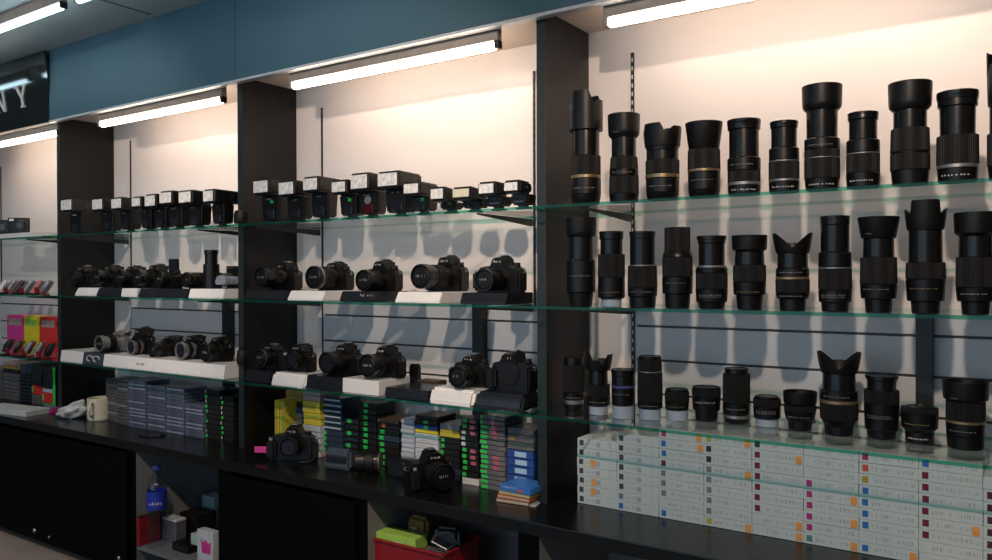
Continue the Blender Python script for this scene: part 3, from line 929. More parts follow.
def camera(u, v, label, group, zb, yf=-0.045, L=0.085, r=0.034, w=0.128, h=0.074, hump=0.028, dp=0.048, rz=0.0, col=None, lenscol=None,
           ring=None, flip=False, noLens=False, red=False, cap=True, screen_up=0.05, hood=False, bare=False, style=0, cx=0.010):
    """u, v: image place of the lens front; zb: surface the camera stands on; yf: depth of lens front"""
    p = Py(u, v, yf)
    bmat = col or M_plastic
    lm = lenscol or M_satin
    zl = max(r+0.001, min(p.z-zb, h*0.62))
    off = Matrix.Rotation(rz, 3, 'Z') @ Vector((cx, -(L+dp/2), 0))
    t = thing('camera', label, 'camera', (p.x-off.x, yf-off.y, zb+0.0004), rz, group)
    # body with rounded ends and sloping shoulders
    bm = new()
    pts = [(-w/2, 0.0), (w/2, 0.0), (w/2, h*.80), (w/2-0.012, h*.95), (w*.24, h), (-w*.22, h), (-w/2+0.012, h*.92), (-w/2, h*.76)]
    prism(bm, pts, -dp/2, dp/2)
    bmesh.ops.bevel(bm, geom=bm.edges[:], offset=0.0055, segments=2, affect='EDGES')
    body = obj('body', bm, bmat, t, smooth=True)
    # grip on the camera's right hand side
    bm = new()
    box(bm, (-w/2+0.001, -dp/2-0.017, 0.004), (-w/2+0.034, -dp/2+0.006, h*.80))
    bmesh.ops.bevel(bm, geom=bm.edges[:], offset=0.0075, segments=3, affect='EDGES')
    obj('grip', bm, M_rubber, t, smooth=True)
    # prism hump with built-in flash lip
    if hump > 0:
        bm = new()
        x0, x1 = cx-0.031, cx+0.031
        vs = [bm.verts.new(q) for q in ((x0, -dp/2-0.008, h-0.004), (x1, -dp/2-0.008, h-0.004), (x1, dp/2+0.004, h-0.004), (x0, dp/2+0.004, h-0.004),
              (x0+0.012, -dp/2-0.010, h+hump*.72), (x1-0.012, -dp/2-0.010, h+hump*.72), (x1-0.014, dp/2-0.006, h+hump), (x0+0.014, dp/2-0.006, h+hump))]
        for q in ((3, 2, 1, 0), (4, 5, 6, 7), (0, 1, 5, 4), (1, 2, 6, 5), (2, 3, 7, 6), (3, 0, 4, 7)):
            bm.faces.new([vs[i] for i in q])
        bmesh.ops.bevel(bm, geom=bm.edges[:], offset=0.004, segments=2, affect='EDGES')
        hp = obj('viewfinder_hump', bm, bmat, t, smooth=True)
        bm = new()
        box(bm, (cx-0.0105, dp/2-0.034, h+hump-0.0015), (cx+0.0105, dp/2-0.012, h+hump+0.0022), 0.0006, 1)
        obj('hot_shoe', bm, M_steel, hp)
        bm = new()
        print_bars(bm, cx-0.014, cx+0.013, h+hump*.28, h+hump*.52, 5, len(label), -dp/2-0.0092)
        obj('printed_mark', bm, M_mark, hp)
        bm = new()
        box(bm, (cx-0.014, dp/2+0.003, h+hump*.15), (cx+0.014, dp/2+0.012, h+hump*.7), 0.003)
        obj('eyecup', bm, M_rubber, hp)
    bm = new()
    solid(bm, h*.94, h+0.009, 0.0115, 0.0110, 0.0012, 24, 18, 0.0006, mtx=Matrix.Translation((w*.34, 0.004, 0)))
    obj('mode_dial', bm, M_satin, t)
    bm = new()
    solid(bm, h*.78, h*.80+0.007, 0.0065, 0.006, 0.0008, 18, mtx=Matrix.Translation((-w/2+0.017, -dp/2-0.006, 0)))
    obj('shutter_button', bm, M_steel, t, smooth=True)
    for sx in (-1, 1):
        bm = new()
        tube(bm, [(sx*(w/2-0.001), 0, h*.72), (sx*(w/2+0.005), 0, h*.75), (sx*(w/2+0.005), 0, h*.82), (sx*(w/2-0.001), 0, h*.84)], 0.0012, 6)
        obj('strap_lug', bm, M_steel, t)
    # lens along -y
    rt = Matrix.Translation((cx, -dp/2, zl)) @ Matrix.Rotation(PI/2, 4, 'X')
    if bare:
        bm = new()
        solid(bm, -0.002, 0.006, 0.034, 0.033, 0.001, 40, mtx=rt)
        o = obj('body_cap', bm, M_plastic, t, smooth=True)
        bm = new()
        lathe(bm, [(0.0335, -0.001), (0.0375, -0.001), (0.0375, 0.003), (0.0335, 0.003), (0.0335, -0.001)], 40, mtx=rt)
        obj('mount_ring', bm, M_satin, o, smooth=True)
    else:
        k = 1.0
        bm = new()
        solid(bm, -0.002, L*0.22, r*.92, r*.88, 0.0015, 40, mtx=rt)
        ln = obj('lens', bm, lm, t, smooth=True)
        bm = new()
        solid(bm, L*.22, L*.56, r*.96, r*.96, 0.0012, 40, 34, 0.001, mtx=rt)
        obj('zoom_ring', bm, M_rubber, ln)
        bm = new()
        solid(bm, L*.56, L*.74, r*.88, r*.90, 0.001, 40, mtx=rt)
        if hood:
            lathe(bm, [(0, L*.74), (r*.92, L*.74), (r*1.08, L), (r*1.01, L), (r*.86, L*.8), (0, L*.8)], 40, mtx=rt)
        else:
            lathe(bm, [(0, L*.74), (r*.96, L*.74), (r, L*.78), (r, L), (r*.88, L), (r*.82, L-0.005), (0, L-0.005)], 40, mtx=rt)
        obj('front_barrel', bm, lm, ln, smooth=True)
        if ring:
            bm = new()
            lathe(bm, [(r*.995, L*.80), (r*1.02, L*.80), (r*1.02, L*.86), (r*.995, L*.86), (r*.995, L*.80)], 40, mtx=rt)
            obj('accent_band', bm, ring, ln, smooth=True)
        bm = new()
        solid(bm, L*.8 if hood else L-0.005, (L*.8+0.003) if hood else L-0.0015, r*.80, r*.76, 0.001, 36, mtx=rt)
        if cap:
            cp = obj('lens_cap', bm, M_hood, ln, smooth=True)
            bm = new()
            print_bars(bm, cx-r*.45, cx+r*.45, zl-r*.10, zl+r*.16, 5, len(label)+2, -dp/2-((L*.8+0.003) if hood else L-0.0015)-0.0001)
            obj('cap_print', bm, M_lmark, cp)
        else:
            obj('front_glass', bm, M_lensglass, ln, smooth=True)
    if red:
        bx('red_trim', (-w/2+0.004, -dp/2-0.0185, h*.55), (-w/2+0.016, -dp/2-0.010, h*.72), M_redpl, t, bev=0.002)['label'] = 'dark red trim'
    if flip:
        b2 = bx('flip_screen', (-w*.48, dp/2+0.001, h*.9), (-w*.48+0.062, dp/2+0.009, h*.9+0.060), M_plastic, t, bev=0.002)
        bx('display', (-w*.48+0.005, dp/2-0.0002, h*.9+0.006), (-w*.48+0.057, dp/2+0.002, h*.9+0.055), M_lensglass, b2)
    return t


def plinth(u0, u1, vb, z, h, label, m, group, dpt=0.15, slope=0.012, bev=0.002, yf=None, text=False):
    """display plinth with sloped front; u0,u1: front lower corners; vb: image row of the front foot"""
    um = (u0+u1)/2
    y = yf if yf is not None else Pz(um, vb, z).y
    a, b = Py(u0, 280, y).x, Py(u1, 280, y).x
    for xu in XU:
        if a < xu+0.001 < (a+b)/2:
            a = xu+0.001
        if (a+b)/2 < xu-TP-0.001 < b:
            b = xu-TP-0.001
    t = thing('display_plinth', label, 'plinth', ((a+b)/2, y, z+0.0004), 0, group)
    w = (b-a)/2-0.0006
    bm = new()
    prism(bm, [(0, 0), (0.0, h*.15), (slope, h), (dpt, h), (dpt, 0)], -w, w, 'x')
    bmesh.ops.bevel(bm, geom=bm.edges[:], offset=bev, segments=2, affect='EDGES')
    obj('block', bm, m, t, smooth=bev > 0.003)
    if text:
        bm = new()
        print_bars(bm, w*.05, w*.75, h*.50, h*.78, 6, int(u0), slope*.35)
        obj('printed_name', bm, M_mark if m is M_standb else M_print, t)
    return t


# middle shelf, flash bay
S2H = 0.033
YP = -0.062
gp = 'display plinths on the middle shelf'
plinth(243.5, 286, 301, Z2, S2H, 'black plinth by the upright under the first camera, middle shelf of flash bay', M_standb, gp, yf=YP)
plinth(287, 322, 301, Z2, S2H, 'white plinth under the second camera, middle shelf of flash bay', M_standw, gp, yf=YP, slope=0.016)
plinth(339, 377, 301, Z2, S2H, 'black plinth with white lettering under the middle camera, flash bay', M_standb, gp, yf=YP, text=True)
plinth(394.5, 439, 303, Z2, S2H, 'white plinth under the long-lens camera, middle shelf of flash bay', M_standw, gp, yf=YP, slope=0.016)
plinth(459.5, 505, 303, Z2, S2H, 'black plinth under the last camera by the lens bay, middle shelf', M_standb, gp, yf=YP)
gc = 'cameras on the middle shelf of the flash bay'
zc2 = Z2+S2H
camera(260.5, 276.5, 'black camera with dark lens beside the upright, middle shelf of flash bay', gc, zc2, L=0.10, r=0.036, w=0.135, hump=0.028)
camera(313, 277.5, 'black camera with large capped lens in front of the wall strip, middle shelf', gc, zc2, L=0.09, r=0.0385, ring=M_silverband, hump=0.026, w=0.142)
camera(363, 280.5, 'middle camera of five with red shoulder trim, above the lettered black plinth', gc, zc2, L=0.08, r=0.034, hump=0.03, ring=M_satin, w=0.142)
camera(420, 276.5, 'black camera with the longest lens, on the white plinth right of centre', gc, zc2, L=0.125, r=0.0375, hump=0.033, h=0.082, w=0.142)
camera(483.5, 280, 'black camera with short lens nearest the lens bay, middle shelf', gc, zc2, L=0.08, r=0.033, hump=0.031, w=0.158, h=0.078)

# lowest shelf, flash bay
S3H = 0.046
gp3 = 'display plinths on the lowest shelf of the flash bay'
plinth(243.5, 268, 384, Z3, 0.040, 'black plinth by the upright on the lowest shelf of flash bay', M_standb, gp3, yf=-0.045)
plinth(269.5, 304, 386, Z3, 0.040, 'glossy rounded white plinth near the upright, lowest shelf of flash bay', M_standw, gp3, bev=0.008, yf=-0.045)
plinth(305.5, 341, 391, Z3, 0.043, 'black plinth between two white plinths, lowest shelf of flash bay', M_standb, gp3, yf=-0.048, slope=0.004)
plinth(342, 378.5, 396, Z3, S3H, 'square-edged white plinth in the middle of the lowest shelf, flash bay', M_standw, gp3, yf=-0.052, slope=0.0, bev=0.0012)
plinth(384, 427, 400, Z3, 0.030, 'flat black plinth right of the square white plinth, lowest shelf', M_standb, gp3, yf=-0.050, slope=0.004)
plinth(427.5, 472, 405, Z3, 0.043, 'glossy rounded white plinth nearest the lens bay, lowest shelf', M_standw, gp3, bev=0.009, yf=-0.056)
plinth(473.5, 521, 407, Z3, 0.043, 'black rounded plinth under the lensless camera, lowest shelf', M_standb, gp3, bev=0.007, yf=-0.056)
gc3 = 'cameras on the lowest shelf of the flash bay'
camera(259, 358, 'dark camera with a silver lens ring beside the upright, lowest shelf of flash bay', gc3, Z3+0.040, yf=-0.02, L=0.045, r=0.030, w=0.115, ring=M_silverband, hump=0.018, h=0.07)
camera(291, 360, 'black camera turned frontwards on the rounded white plinth, lowest shelf', gc3, Z3+0.040, yf=-0.02, L=0.03, r=0.030, w=0.12, hump=0.026, cap=False)
camera(326, 363, 'black camera with round lens front on the black plinth between white plinths', gc3, Z3+0.043, yf=-0.04, L=0.075, r=0.036, hump=0.032, cap=False, w=0.145)
camera(367, 366, 'black camera with capped lens on the square-edged white plinth', gc3, Z3+S3H, yf=-0.05, L=0.075, r=0.037, hump=0.032, w=0.145)
camera(457, 377, 'black camera with raised rear screen on the white plinth by the lens bay', gc3, Z3+0.043, yf=-0.05, L=0.065, r=0.032, hump=0.024, flip=False)
camera(508, 372, 'large black camera without lens, closed by a body cap, lowest shelf', gc3, Z3+0.043, yf=0.0, L=0.006, r=0.030, bare=True, w=0.14, h=0.085, hump=0.030, cx=0.004, dp=0.055)
# small things behind on the lowest shelf
p = Pz(411, 376, Z3+0.0)
t = thing('battery_pack', 'small upright black block behind the flat black plinth, lowest shelf', 'battery', (Py(411, 370, 0.12).x, 0.14, Z3+0.0004))
bx('case', (-0.018, -0.01, 0), (0.018, 0.012, 0.075), M_plastic, t, bev=0.004)
bx('contact_cap', (-0.015, -0.008, 0.0755), (0.015, 0.010, 0.082), M_rubber, t, bev=0.002)
t = thing('wooden_block', 'low dark brown block with white tag behind the flat black plinth', 'block', (Py(431, 376, 0.125).x, 0.125, Z3+0.0004))
bx('block_body', (-0.042, -0.02, 0), (0.042, 0.03, 0.036), mat('dark_brown_wood', (0.06, 0.035, 0.022), 0.5, var=0.3), t, bev=0.002)
bx('price_tag', (0.020, -0.0225, 0.004), (0.034, -0.0205, 0.026), M_mark, t)

# middle shelf, left camera bay
gpl = 'display plinths on the middle shelf of the left bay'
plinth(74.5, 95.3, 295.5, Z2, 0.035, 'small white plinth at the left, middle shelf of left bay', M_standw, gpl, yf=YP, slope=0.016)
plinth(96, 120, 295.5, Z2, 0.035, 'black plinth between the two small white plinths, left bay', M_standb, gpl, yf=YP)
plinth(121, 136.5, 296, Z2, 0.035, 'second small white plinth of the left bay, in front of the wall strip', M_standw, gpl, yf=YP, slope=0.003)
plinth(137.5, 187, 297, Z2, 0.035, 'wide black plinth in the middle of the left bay middle shelf', M_standb, gpl, yf=YP)
plinth(188, 235.5, 298, Z2, 0.036, 'wide white plinth beside the upright, middle shelf of left bay', M_standw, gpl, yf=YP, slope=0.010)
gcl = 'cameras on the middle shelf of the left bay'
zl2 = Z2+0.035
camera(72, 276, 'camera with red trim at the left end of the left bay middle shelf', gcl, zl2, L=0.045, r=0.030, w=0.118, hump=0.024, red=True)
camera(96, 276.5, 'second camera from the left upright, on the black plinth, left bay', gcl, zl2, L=0.06, r=0.033, w=0.12, hump=0.026)
camera(120, 277, 'third camera from the left upright, partly behind its neighbour, left bay', gcl, zl2, L=0.05, r=0.032, w=0.118, hump=0.022, yf=-0.03)
camera(137, 277.5, 'bulky camera with dark brown top right of the wall strip, left bay', gcl, zl2, L=0.075, r=0.034, w=0.12, hump=0.028)
camera(159, 279, 'camera with screen flipped up above it, left bay middle shelf', gcl, zl2, L=0.035, r=0.030, w=0.112, h=0.066, hump=0.0, flip=True)
camera(186, 280, 'low black camera just left of the upright-standing lens, left bay', gcl, zl2, L=0.045, r=0.030, w=0.10, h=0.064, hump=0.0, ring=M_satin)
# lens standing among the cameras
y = 0.01
p = Py(211.5, 287, y)
m = mpp(p, 211.5)
t = thing('camera_lens', 'lens standing upright among the cameras on the white plinth, left bay', 'lens', (p.x, y, Z2+0.0365))
zz = lambda v: Py(211.5, v, y).z-Z2-0.0365
for nm, v0, v1, w0, mt in (('front_rim', 250, 254, 14.5, M_satin), ('extending_barrel', 254, 264, 13, M_satin), ('main_barrel', 264, 288, 16.5, M_plastic)):
    bm = new()
    solid(bm, max(0, zz(v1)) if nm != 'main_barrel' else 0.0, zz(v0), w0*m/2, w0*m/2, 0.001, 36)
    obj(nm, bm, mt, t, smooth=True)
p = Py(219, 280, -0.035)
t = thing('camera_lens', 'lens lying with its round front outward on the white plinth, left bay', 'lens', (p.x, -0.035, Z2+0.0364))
bm = new()
rt = Matrix.Translation((0, 0, 0.031)) @ Matrix.Rotation(-PI/2, 4, 'X')
solid(bm, 0.008, 0.05, 0.028, 0.028, 0.002, 36, mtx=rt)
obj('main_barrel', bm, M_plastic, t, smooth=True)
bm = new()
lathe(bm, [(0, 0.006), (0.024, 0.006), (0.026, 0), (0.030, 0), (0.030, 0.008), (0, 0.008)], 36, mtx=rt)
obj('front_rim', bm, M_satin, t, smooth=True)
bm = new()
solid(bm, 0.003, 0.006, 0.023, 0.023, 0.0006, 30, mtx=rt)
obj('front_cap', bm, M_lensglass, t, smooth=True)
# grey strap bundle
p = Py(231, 284, -0.02)
t = thing('camera_strap', 'folded grey-blue strap on the white plinth beside the upright, left bay', 'strap', (p.x, 0.0, Z2+0.0364))
bm = new()
M_strap = mat('grey_blue_webbing', (0.22, 0.27, 0.33), 0.7, var=0.3, scale=150, bump=0.4)
for k in range(4):
    prism(bm, [(-0.028+0.002*k+0.03*math.cos(a)*1.0, 0.026+(0.025-0.002*k)*math.sin(a)) for a in [i*PI/8 for i in range(-1, 10)]] , -0.045+k*0.024, -0.045+k*0.024+0.016)
obj('webbing', bm, M_strap, t)
bx('buckle', (-0.012, -0.05, 0.0005), (0.012, -0.046, 0.012), M_silverband, t)
t = thing('accessory_box', 'small black box standing behind the grey strap near the upright, left bay', 'box', (Py(234, 270, 0.15).x, 0.15, Z2+0.0004))
bx('carton', (-0.022, -0.02, 0), (0.03, 0.03, 0.115), M_plastic, t, bev=0.001)
bx('lid', (-0.022, -0.0205, 0.1155), (0.03, 0.0305, 0.124), M_blackmetal, t, bev=0.001)

# lowest shelf, left camera bay: row of platforms
gpw = 'platform units along the lowest shelf of the left bay'
seg = [(59.8, 82, 'white platform unit against the left upright, left bay lowest shelf', M_standw, 0.062), (82, 102.5, 'slate-blue platform unit with pale swirl emblem, left bay lowest shelf', M_slate, 0.060),
       (102.5, 127, 'white platform unit right of the slate-blue one, left bay', M_standw, 0.058), (127, 153, 'white platform unit with a printed name strip, left bay', M_standw, 0.056),
       (153, 176.5, 'white platform unit right of the one with the name strip', M_standw, 0.054), (176.5, 199.5, 'white platform unit under the silver-lens camera, left bay', M_standw, 0.053),
       (199.5, 234, 'white platform unit at the right end beside the upright, left bay', M_standw, 0.052)]
H3L = 0.050
for a, b, l, m, hh in seg:
    t = plinth(a, b, 370, Z3, H3L, l, m, gpw, dpt=0.24, slope=0.006, yf=-0.06, bev=0.001)
    if 'swirl' in l:
        bm = new()
        w_ = (Py(b, 280, -0.06).x-Py(a, 280, -0.06).x)/2
        for s in (-1, 1):
            tube(bm, [(s*w_*.32+w_*.30*math.cos(x), -0.0005+0.004*0.5, 0.026+0.012*math.sin(x)*1.0) for x in [i*PI/8 for i in range(0, 13)]], 0.0022, 6)
        obj('swirl_emblem', bm, M_mark, t)
    if 'name strip' in l and 'one with' not in l:
        bm = new()
        print_bars(bm, -0.03, 0.03, 0.018, 0.030, 10, 3, 0.0015)
        obj('printed_name', bm, M_printd, t)
gcl3 = 'cameras on the lowest shelf of the left bay'
zl3 = Z3+H3L
camera(98.5, 344, 'silver camera with silver lens barrel, leftmost on the left bay platforms', gcl3, zl3, yf=-0.03, L=0.085, r=0.036, w=0.115, col=M_silverbody, lenscol=M_silverbody, h=0.072, hump=0.016)
camera(130.5, 348, 'camera with reddish lens front and tall viewfinder in front of wall strip', gcl3, zl3, yf=-0.02, L=0.04, r=0.031, w=0.112, h=0.082, hump=0.034, lenscol=M_silverbody, cap=False, ring=M_redpl)
camera(152, 351, 'all-black long low camera in the middle of the left bay platforms', gcl3, zl3, yf=-0.03, L=0.075, r=0.032, w=0.118, h=0.07, hump=0.014)
camera(180, 351, 'camera with silver lens and black body on the left bay platforms', gcl3, zl3, yf=-0.03, L=0.05, r=0.034, w=0.11, h=0.074, hump=0.022, lenscol=M_silverbody, cap=False)
camera(205, 353, 'round-topped black camera at the right end of the left bay platforms', gcl3, zl3, yf=-0.035, L=0.05, r=0.034, w=0.115, h=0.074, hump=0.022)
pouch(231, 366, zl3, 0.022, 0.06, 'small black pouch between the round-topped camera and the upright')
# ------------------------------------------------------------------ stacks of cases on the counter
CM = {
    'clear': mat('clear_blue_case', (0.10, 0.125, 0.19), 0.2, var=0.35, scale=60), 'smoke': mat('smoky_grey_case', (0.13, 0.13, 0.14), 0.3, var=0.3, scale=60),
    'black': mat('black_case', (0.014, 0.016, 0.016), 0.35), 'yellow': mat('yellow_box', (0.62, 0.52, 0.05), 0.5), 'ochre': mat('ochre_box', (0.34, 0.24, 0.06), 0.5),
    'grey': mat('grey_box', (0.30, 0.28, 0.30), 0.5), 'blue': mat('deep_blue_box', (0.02, 0.07, 0.30), 0.45), 'pink': mat('pinkish_grey_box', (0.42, 0.32, 0.30), 0.5),
    'pale': mat('pale_blue_box', (0.48, 0.56, 0.66), 0.5), 'navy': mat('navy_case', (0.03, 0.05, 0.085), 0.3), 'white': mat('off_white_box', (0.62, 0.66, 0.68), 0.5),
    'orange': mat('orange_red_box', (0.60, 0.16, 0.04), 0.5), 'green': mat('green_card', (0.10, 0.40, 0.18), 0.5), 'brown': mat('brown_book', (0.20, 0.11, 0.06), 0.55),
    'slatepaper': mat('slate_paper', (0.24, 0.30, 0.40), 0.5), 'lightblue': mat('light_blue_label', (0.40, 0.62, 0.80), 0.4), 'rose': mat('rose_label', (0.45, 0.12, 0.17), 0.5), 'magenta': mat('magenta_card', (0.70, 0.05, 0.32), 0.4),
    'purple': mat('purple_card', (0.16, 0.08, 0.30), 0.4), 'lime': mat('lime_card', (0.35, 0.60, 0.10), 0.5), 'brightyellow': mat('bright_yellow_card', (0.80, 0.72, 0.03), 0.45),
    'redcard': mat('red_card', (0.72, 0.04, 0.04), 0.45)}


def case(x0, x1, y, z0, h, d, label, m, group, mark=None, rz=0.0, name='product_box', cat='box', insert=None):
    t = thing(name, label, cat, ((x0+x1)/2, y, z0+0.0003), rz, group)
    w = (x1-x0)/2-0.0005
    bx('case_shell', (-w, 0, 0), (w, d, h-0.0018), CM[m], t, bev=min(0.0014, h*.12))
    if insert:
        bm = new()
        box(bm, (-w*.9, -0.0005, h*.34), (w*.9, -0.0001, h*.60))
        obj('paper_insert', bm, CM[insert], t)
    if mark:
        a, b, mm = mark
        bx('colour_mark', (-w+2*w*a, -0.0008, h*.18), (-w+2*w*b, -0.0002, h*.78), M_greenb if mm == 'g' else CM[mm] if mm in CM else M_mark, t)
    return t


def stack(u0, u1, vb, spec, group, noun, where, d=0.10, z=None, z0=ZC, y=None, name='product_box', cat='box'):
    """spec bottom to top: list of (material, height_m, mark, colour word[, insert])"""
    um = (u0+u1)/2
    yy = y if y is not None else Pz(um, vb, z0).y
    yy = min(yy, D-0.014-d)
    x0, x1 = Py(u0, 400, yy).x, Py(u1, 400, yy).x
    zc = z or z0
    n = len(spec)
    rnd = random.Random(int(u0*7))
    for k, sp in enumerate(spec):
        m, h, mk, cw = sp[:4]
        lev = 'bottom one' if k == 0 else 'topmost one' if k == n-1 else ORD[k+1]+' from the bottom'
        j = rnd.uniform(-.0015, .0015)
        case(x0+j, x1+j, yy+rnd.uniform(-.002, .002), zc, h, d, f'{cw} {noun}, {lev} {where}'.replace(' from the bottom', ' from bottom').replace('right of the', 'right of').replace('of the ', 'of '), m, group, mk, insert=sp[4] if len(sp) > 4 else None, name=name, cat=cat)
        zc += h
    return zc


gl = 'clear cases stacked on the counter of the left bay'
zst = Z3-GT-0.004
def fill(h):
    return int((zst-ZC)/h)
for a, b, vb, m, n, wh in [(106, 116.5, 421, 'smoke', 13, 'of the smoky stack behind the mug'), (117, 127.5, 424, 'smoke', 13, 'of the smoky stack right of the mug'),
                        (128.5, 146, 428, 'clear', 14, 'of the first bluish stack right of the smoky cases'), (147, 165, 431, 'clear', 13, 'of the second bluish stack right of the smoky cases'),
                        (166, 184, 434, 'clear', 13, 'of the third bluish stack, under the silver-lens camera'), (185, 203, 437, 'clear', 9, 'of the short bluish stack beside the green-marked cases')]:
    rnd = random.Random(int(a))
    stack(a, b, vb, [(m, 0.0145, None, 'smoky grey' if m == 'smoke' else 'bluish clear', 'slatepaper' if rnd.random() < (.45 if m == 'clear' else .15) else ('navy' if m == 'clear' else 'black')) for k in range(n)], gl, 'case', wh, d=0.11, name='clear_case', cat='case')
gk = 'green-marked black boxes on the counter of the left bay'
stack(204.5, 219.5, 439, [('black', 0.0195, (.05, .2, 'g') if k in (0, 3, 5, 6, 8) else (.05, .12, 'white'), 'black green-marked' if k in (0, 3, 5, 6, 8) else 'black') for k in range(10)], gk, 'box', 'of the stack left of the upright, left bay')
stack(220.5, 233, 441, [('black', 0.0195, (.05, .2, 'g') if k in (1, 2, 4, 7) else (.05, .12, 'white'), 'black green-marked' if k in (1, 2, 4, 7) else 'black') for k in range(9)], gk, 'box', 'of the stack touching the upright, left bay')

# flash bay counter
gf = 'boxes stacked on the counter of the flash bay'
yb = Pz(300, 436, ZC).y
for k, (a, b) in enumerate(((274.6, 278), (278.3, 281), (281.3, 284))):
    x0, x1 = Py(a, 410, 0.09).x, Py(b, 410, 0.09).x
    t = thing('yellow_box', f'{["leftmost", "middle", "rightmost"][k]} of three upright yellow boxes in the corner behind the camera with pink tag', 'box', ((x0+x1)/2, 0.09, ZC+0.0004), 0, 'upright yellow boxes')
    w = (x1-x0)/2-0.0004
    bx('carton', (-w, 0, 0), (w, 0.10, 0.175), CM['yellow'], t, bev=0.0008)
    bx('spine_line', (-w*.3, -0.0006, 0.02), (w*.3, -0.0001, 0.15), CM['ochre'], t)
    if k == 2:
        bx('green_strip', (w*.4, -0.0008, 0.01), (w*.95, -0.0002, 0.13), M_greenb, t)['label'] = 'green strip'
G_ = lambda k: (.06, .24, 'g')
stack(285.5, 301, 438, [('yellow', .022, None, 'yellow'), ('yellow', .022, None, 'yellow'), ('grey', .02, None, 'grey'), ('grey', .02, None, 'grey'), ('grey', .02, None, 'grey'), ('grey', .02, None, 'grey'), ('blue', .022, (.02, .2, 'g'), 'blue'),
     ('black', .02, (.02, .2, 'g'), 'black'), ('ochre', .02, None, 'ochre'), ('ochre', .02, None, 'ochre')], gf, 'box', 'of the stack beside the upright yellow boxes')
stack(303, 320, 456, [('pale', .022, None, 'pale blue')]*5+[('yellow', .0215, None, 'yellow')]*4+[('pink', .019, None, 'pinkish grey')]*3, gf, 'box', 'of the pale and yellow stack, flash bay', y=0.06)
stack(322, 341.6, 448, [('orange', .018, None, 'orange red')]+[('navy', .0195, (.05, .22, 'g') if k < 4 else None, 'green-marked navy' if k < 4 else 'navy', None if k < 4 else 'pale') for k in range(10)], gf, 'case', 'of the navy stack right of the yellow boxes', y=0.08)
stack(344, 358, 452, [('green', .02, None, 'green and white', 'white')]+[('black', .021, (.2, .5, 'g') if k % 2 else None, 'black', 'navy') for k in range(6)], gf, 'box', 'of the short black stack right of the navy cases', y=0.09)
stack(359.5, 376, 455, [('black', .0205, (.25, .5, 'g'), 'black green-marked') for k in range(10)], gf, 'box', 'of the tall black stack in the middle, flash bay', y=0.10)
stack(377, 399, 457, [('black', .021, (.15, .35, 'g'), 'black green-marked') for k in range(4)]+[('navy', .021, (.1, .3, 'g'), 'dark teal'), ('black', .021, (.15, .35, 'g'), 'black green-marked'), ('black', .021, (.2, .36, 'orange'), 'black orange-marked'), ('brown', .012, None, 'brown')], gf, 'box', 'of the black stack left of the pale thin cases', y=0.09)
stack(401, 414, 462, [('pale', .0155, None, 'pale blue', 'white' if k % 3 else None) for k in range(11)], gf, 'thin case', 'of the narrow pale stack behind the big counter camera', y=0.08)
stack(415, 437.5, 464, [('white', .0165, None, 'white', 'pale') for k in range(8)]+[('brightyellow', .012, None, 'yellow'), ('blue', .016, (.4, .6, 'g'), 'blue'), ('black', .016, (.4, .6, 'g'), 'black'), ('black', .014, None, 'black')], gf, 'case', 'of the white and blue stack behind the big counter camera', y=0.08)
stack(440, 459.5, 470, [('navy', .0185, (.1, .3, 'white'), 'navy'), ('navy', .0185, None, 'navy')]+[('black', .019, (.04, .2, 'g'), 'black green-marked') for k in range(5)]+[('yellow', .024, None, 'dull yellow'), ('grey', .018, None, 'grey')], gf, 'box', 'of the stack with a dull yellow box near its top', y=0.07)
stack(461.5, 478, 478, [('white', .022, None, 'white'), ('black', .0185, (.05, .3, 'g'), 'black green-marked'), ('black', .0185, (.05, .3, 'g'), 'black green-marked'), ('black', .0185, (.05, .3, 'g'), 'black green-marked'), ('black', .0185, (.05, .3, 'g'), 'black green-marked'), ('black', .0185, (.05, .3, 'g'), 'black green-marked'),
      ('black', .018, (.0, .25, 'white'), 'black white-marked'), ('black', .018, (.0, .25, 'white'), 'black white-marked'), ('black', .018, (.0, .25, 'white'), 'black white-marked'), ('black', .018, (.1, .35, 'g'), 'black green-marked'), ('black', .018, (.1, .35, 'g'), 'black green-marked')], gf, 'box', 'of the stack left of the tall bright-green-ended stack', y=0.055)
zt = stack(480, 505, 486, [('smoke', .0148, (.02, .30, 'g'), 'green-ended grey', None) for k in range(13)]+[('smoke', .0148, (.02, .12, 'g'), 'grey', None) for k in range(2)], gf, 'case', 'of the tall bright-green-ended stack', y=0.045)
# rose labels on part of the tall stack
bpy.context.view_layer.update()
for o in [o for o in list(C.objects) if o.get('label', '').endswith('tall bright-green-ended stack')]:
    z = o.location.z-ZC
    if 0.05 < z < 0.10 or 0.135 < z < 0.20:
        bx('rose_label', (0.002, -0.0009, 0.002), (0.022, -0.0002, 0.0125), CM['rose'], o)['label'] = 'rose label'
x0b, x1b = Py(506, 450, 0.06).x, Py(533, 450, 0.06).x
zk = stack(507, 533.5, 486, [('brown', .03, None, 'brown'), ('blue', .0245, (.3, .75, 'lightblue'), 'blue pale-labelled'), ('blue', .0245, (.3, .75, 'lightblue'), 'blue pale-labelled'), ('blue', .0245, (.3, .75, 'lightblue'), 'blue pale-labelled'), ('blue', .0245, (.3, .75, 'lightblue'), 'blue pale-labelled'),
     ('smoke', .022, None, 'grey brown'), ('smoke', .022, (.1, .3, 'ochre'), 'grey brown'), ('smoke', .02, None, 'grey brown')], gf, 'box', 'of the stack against the upright next to the lens bay', y=0.055)
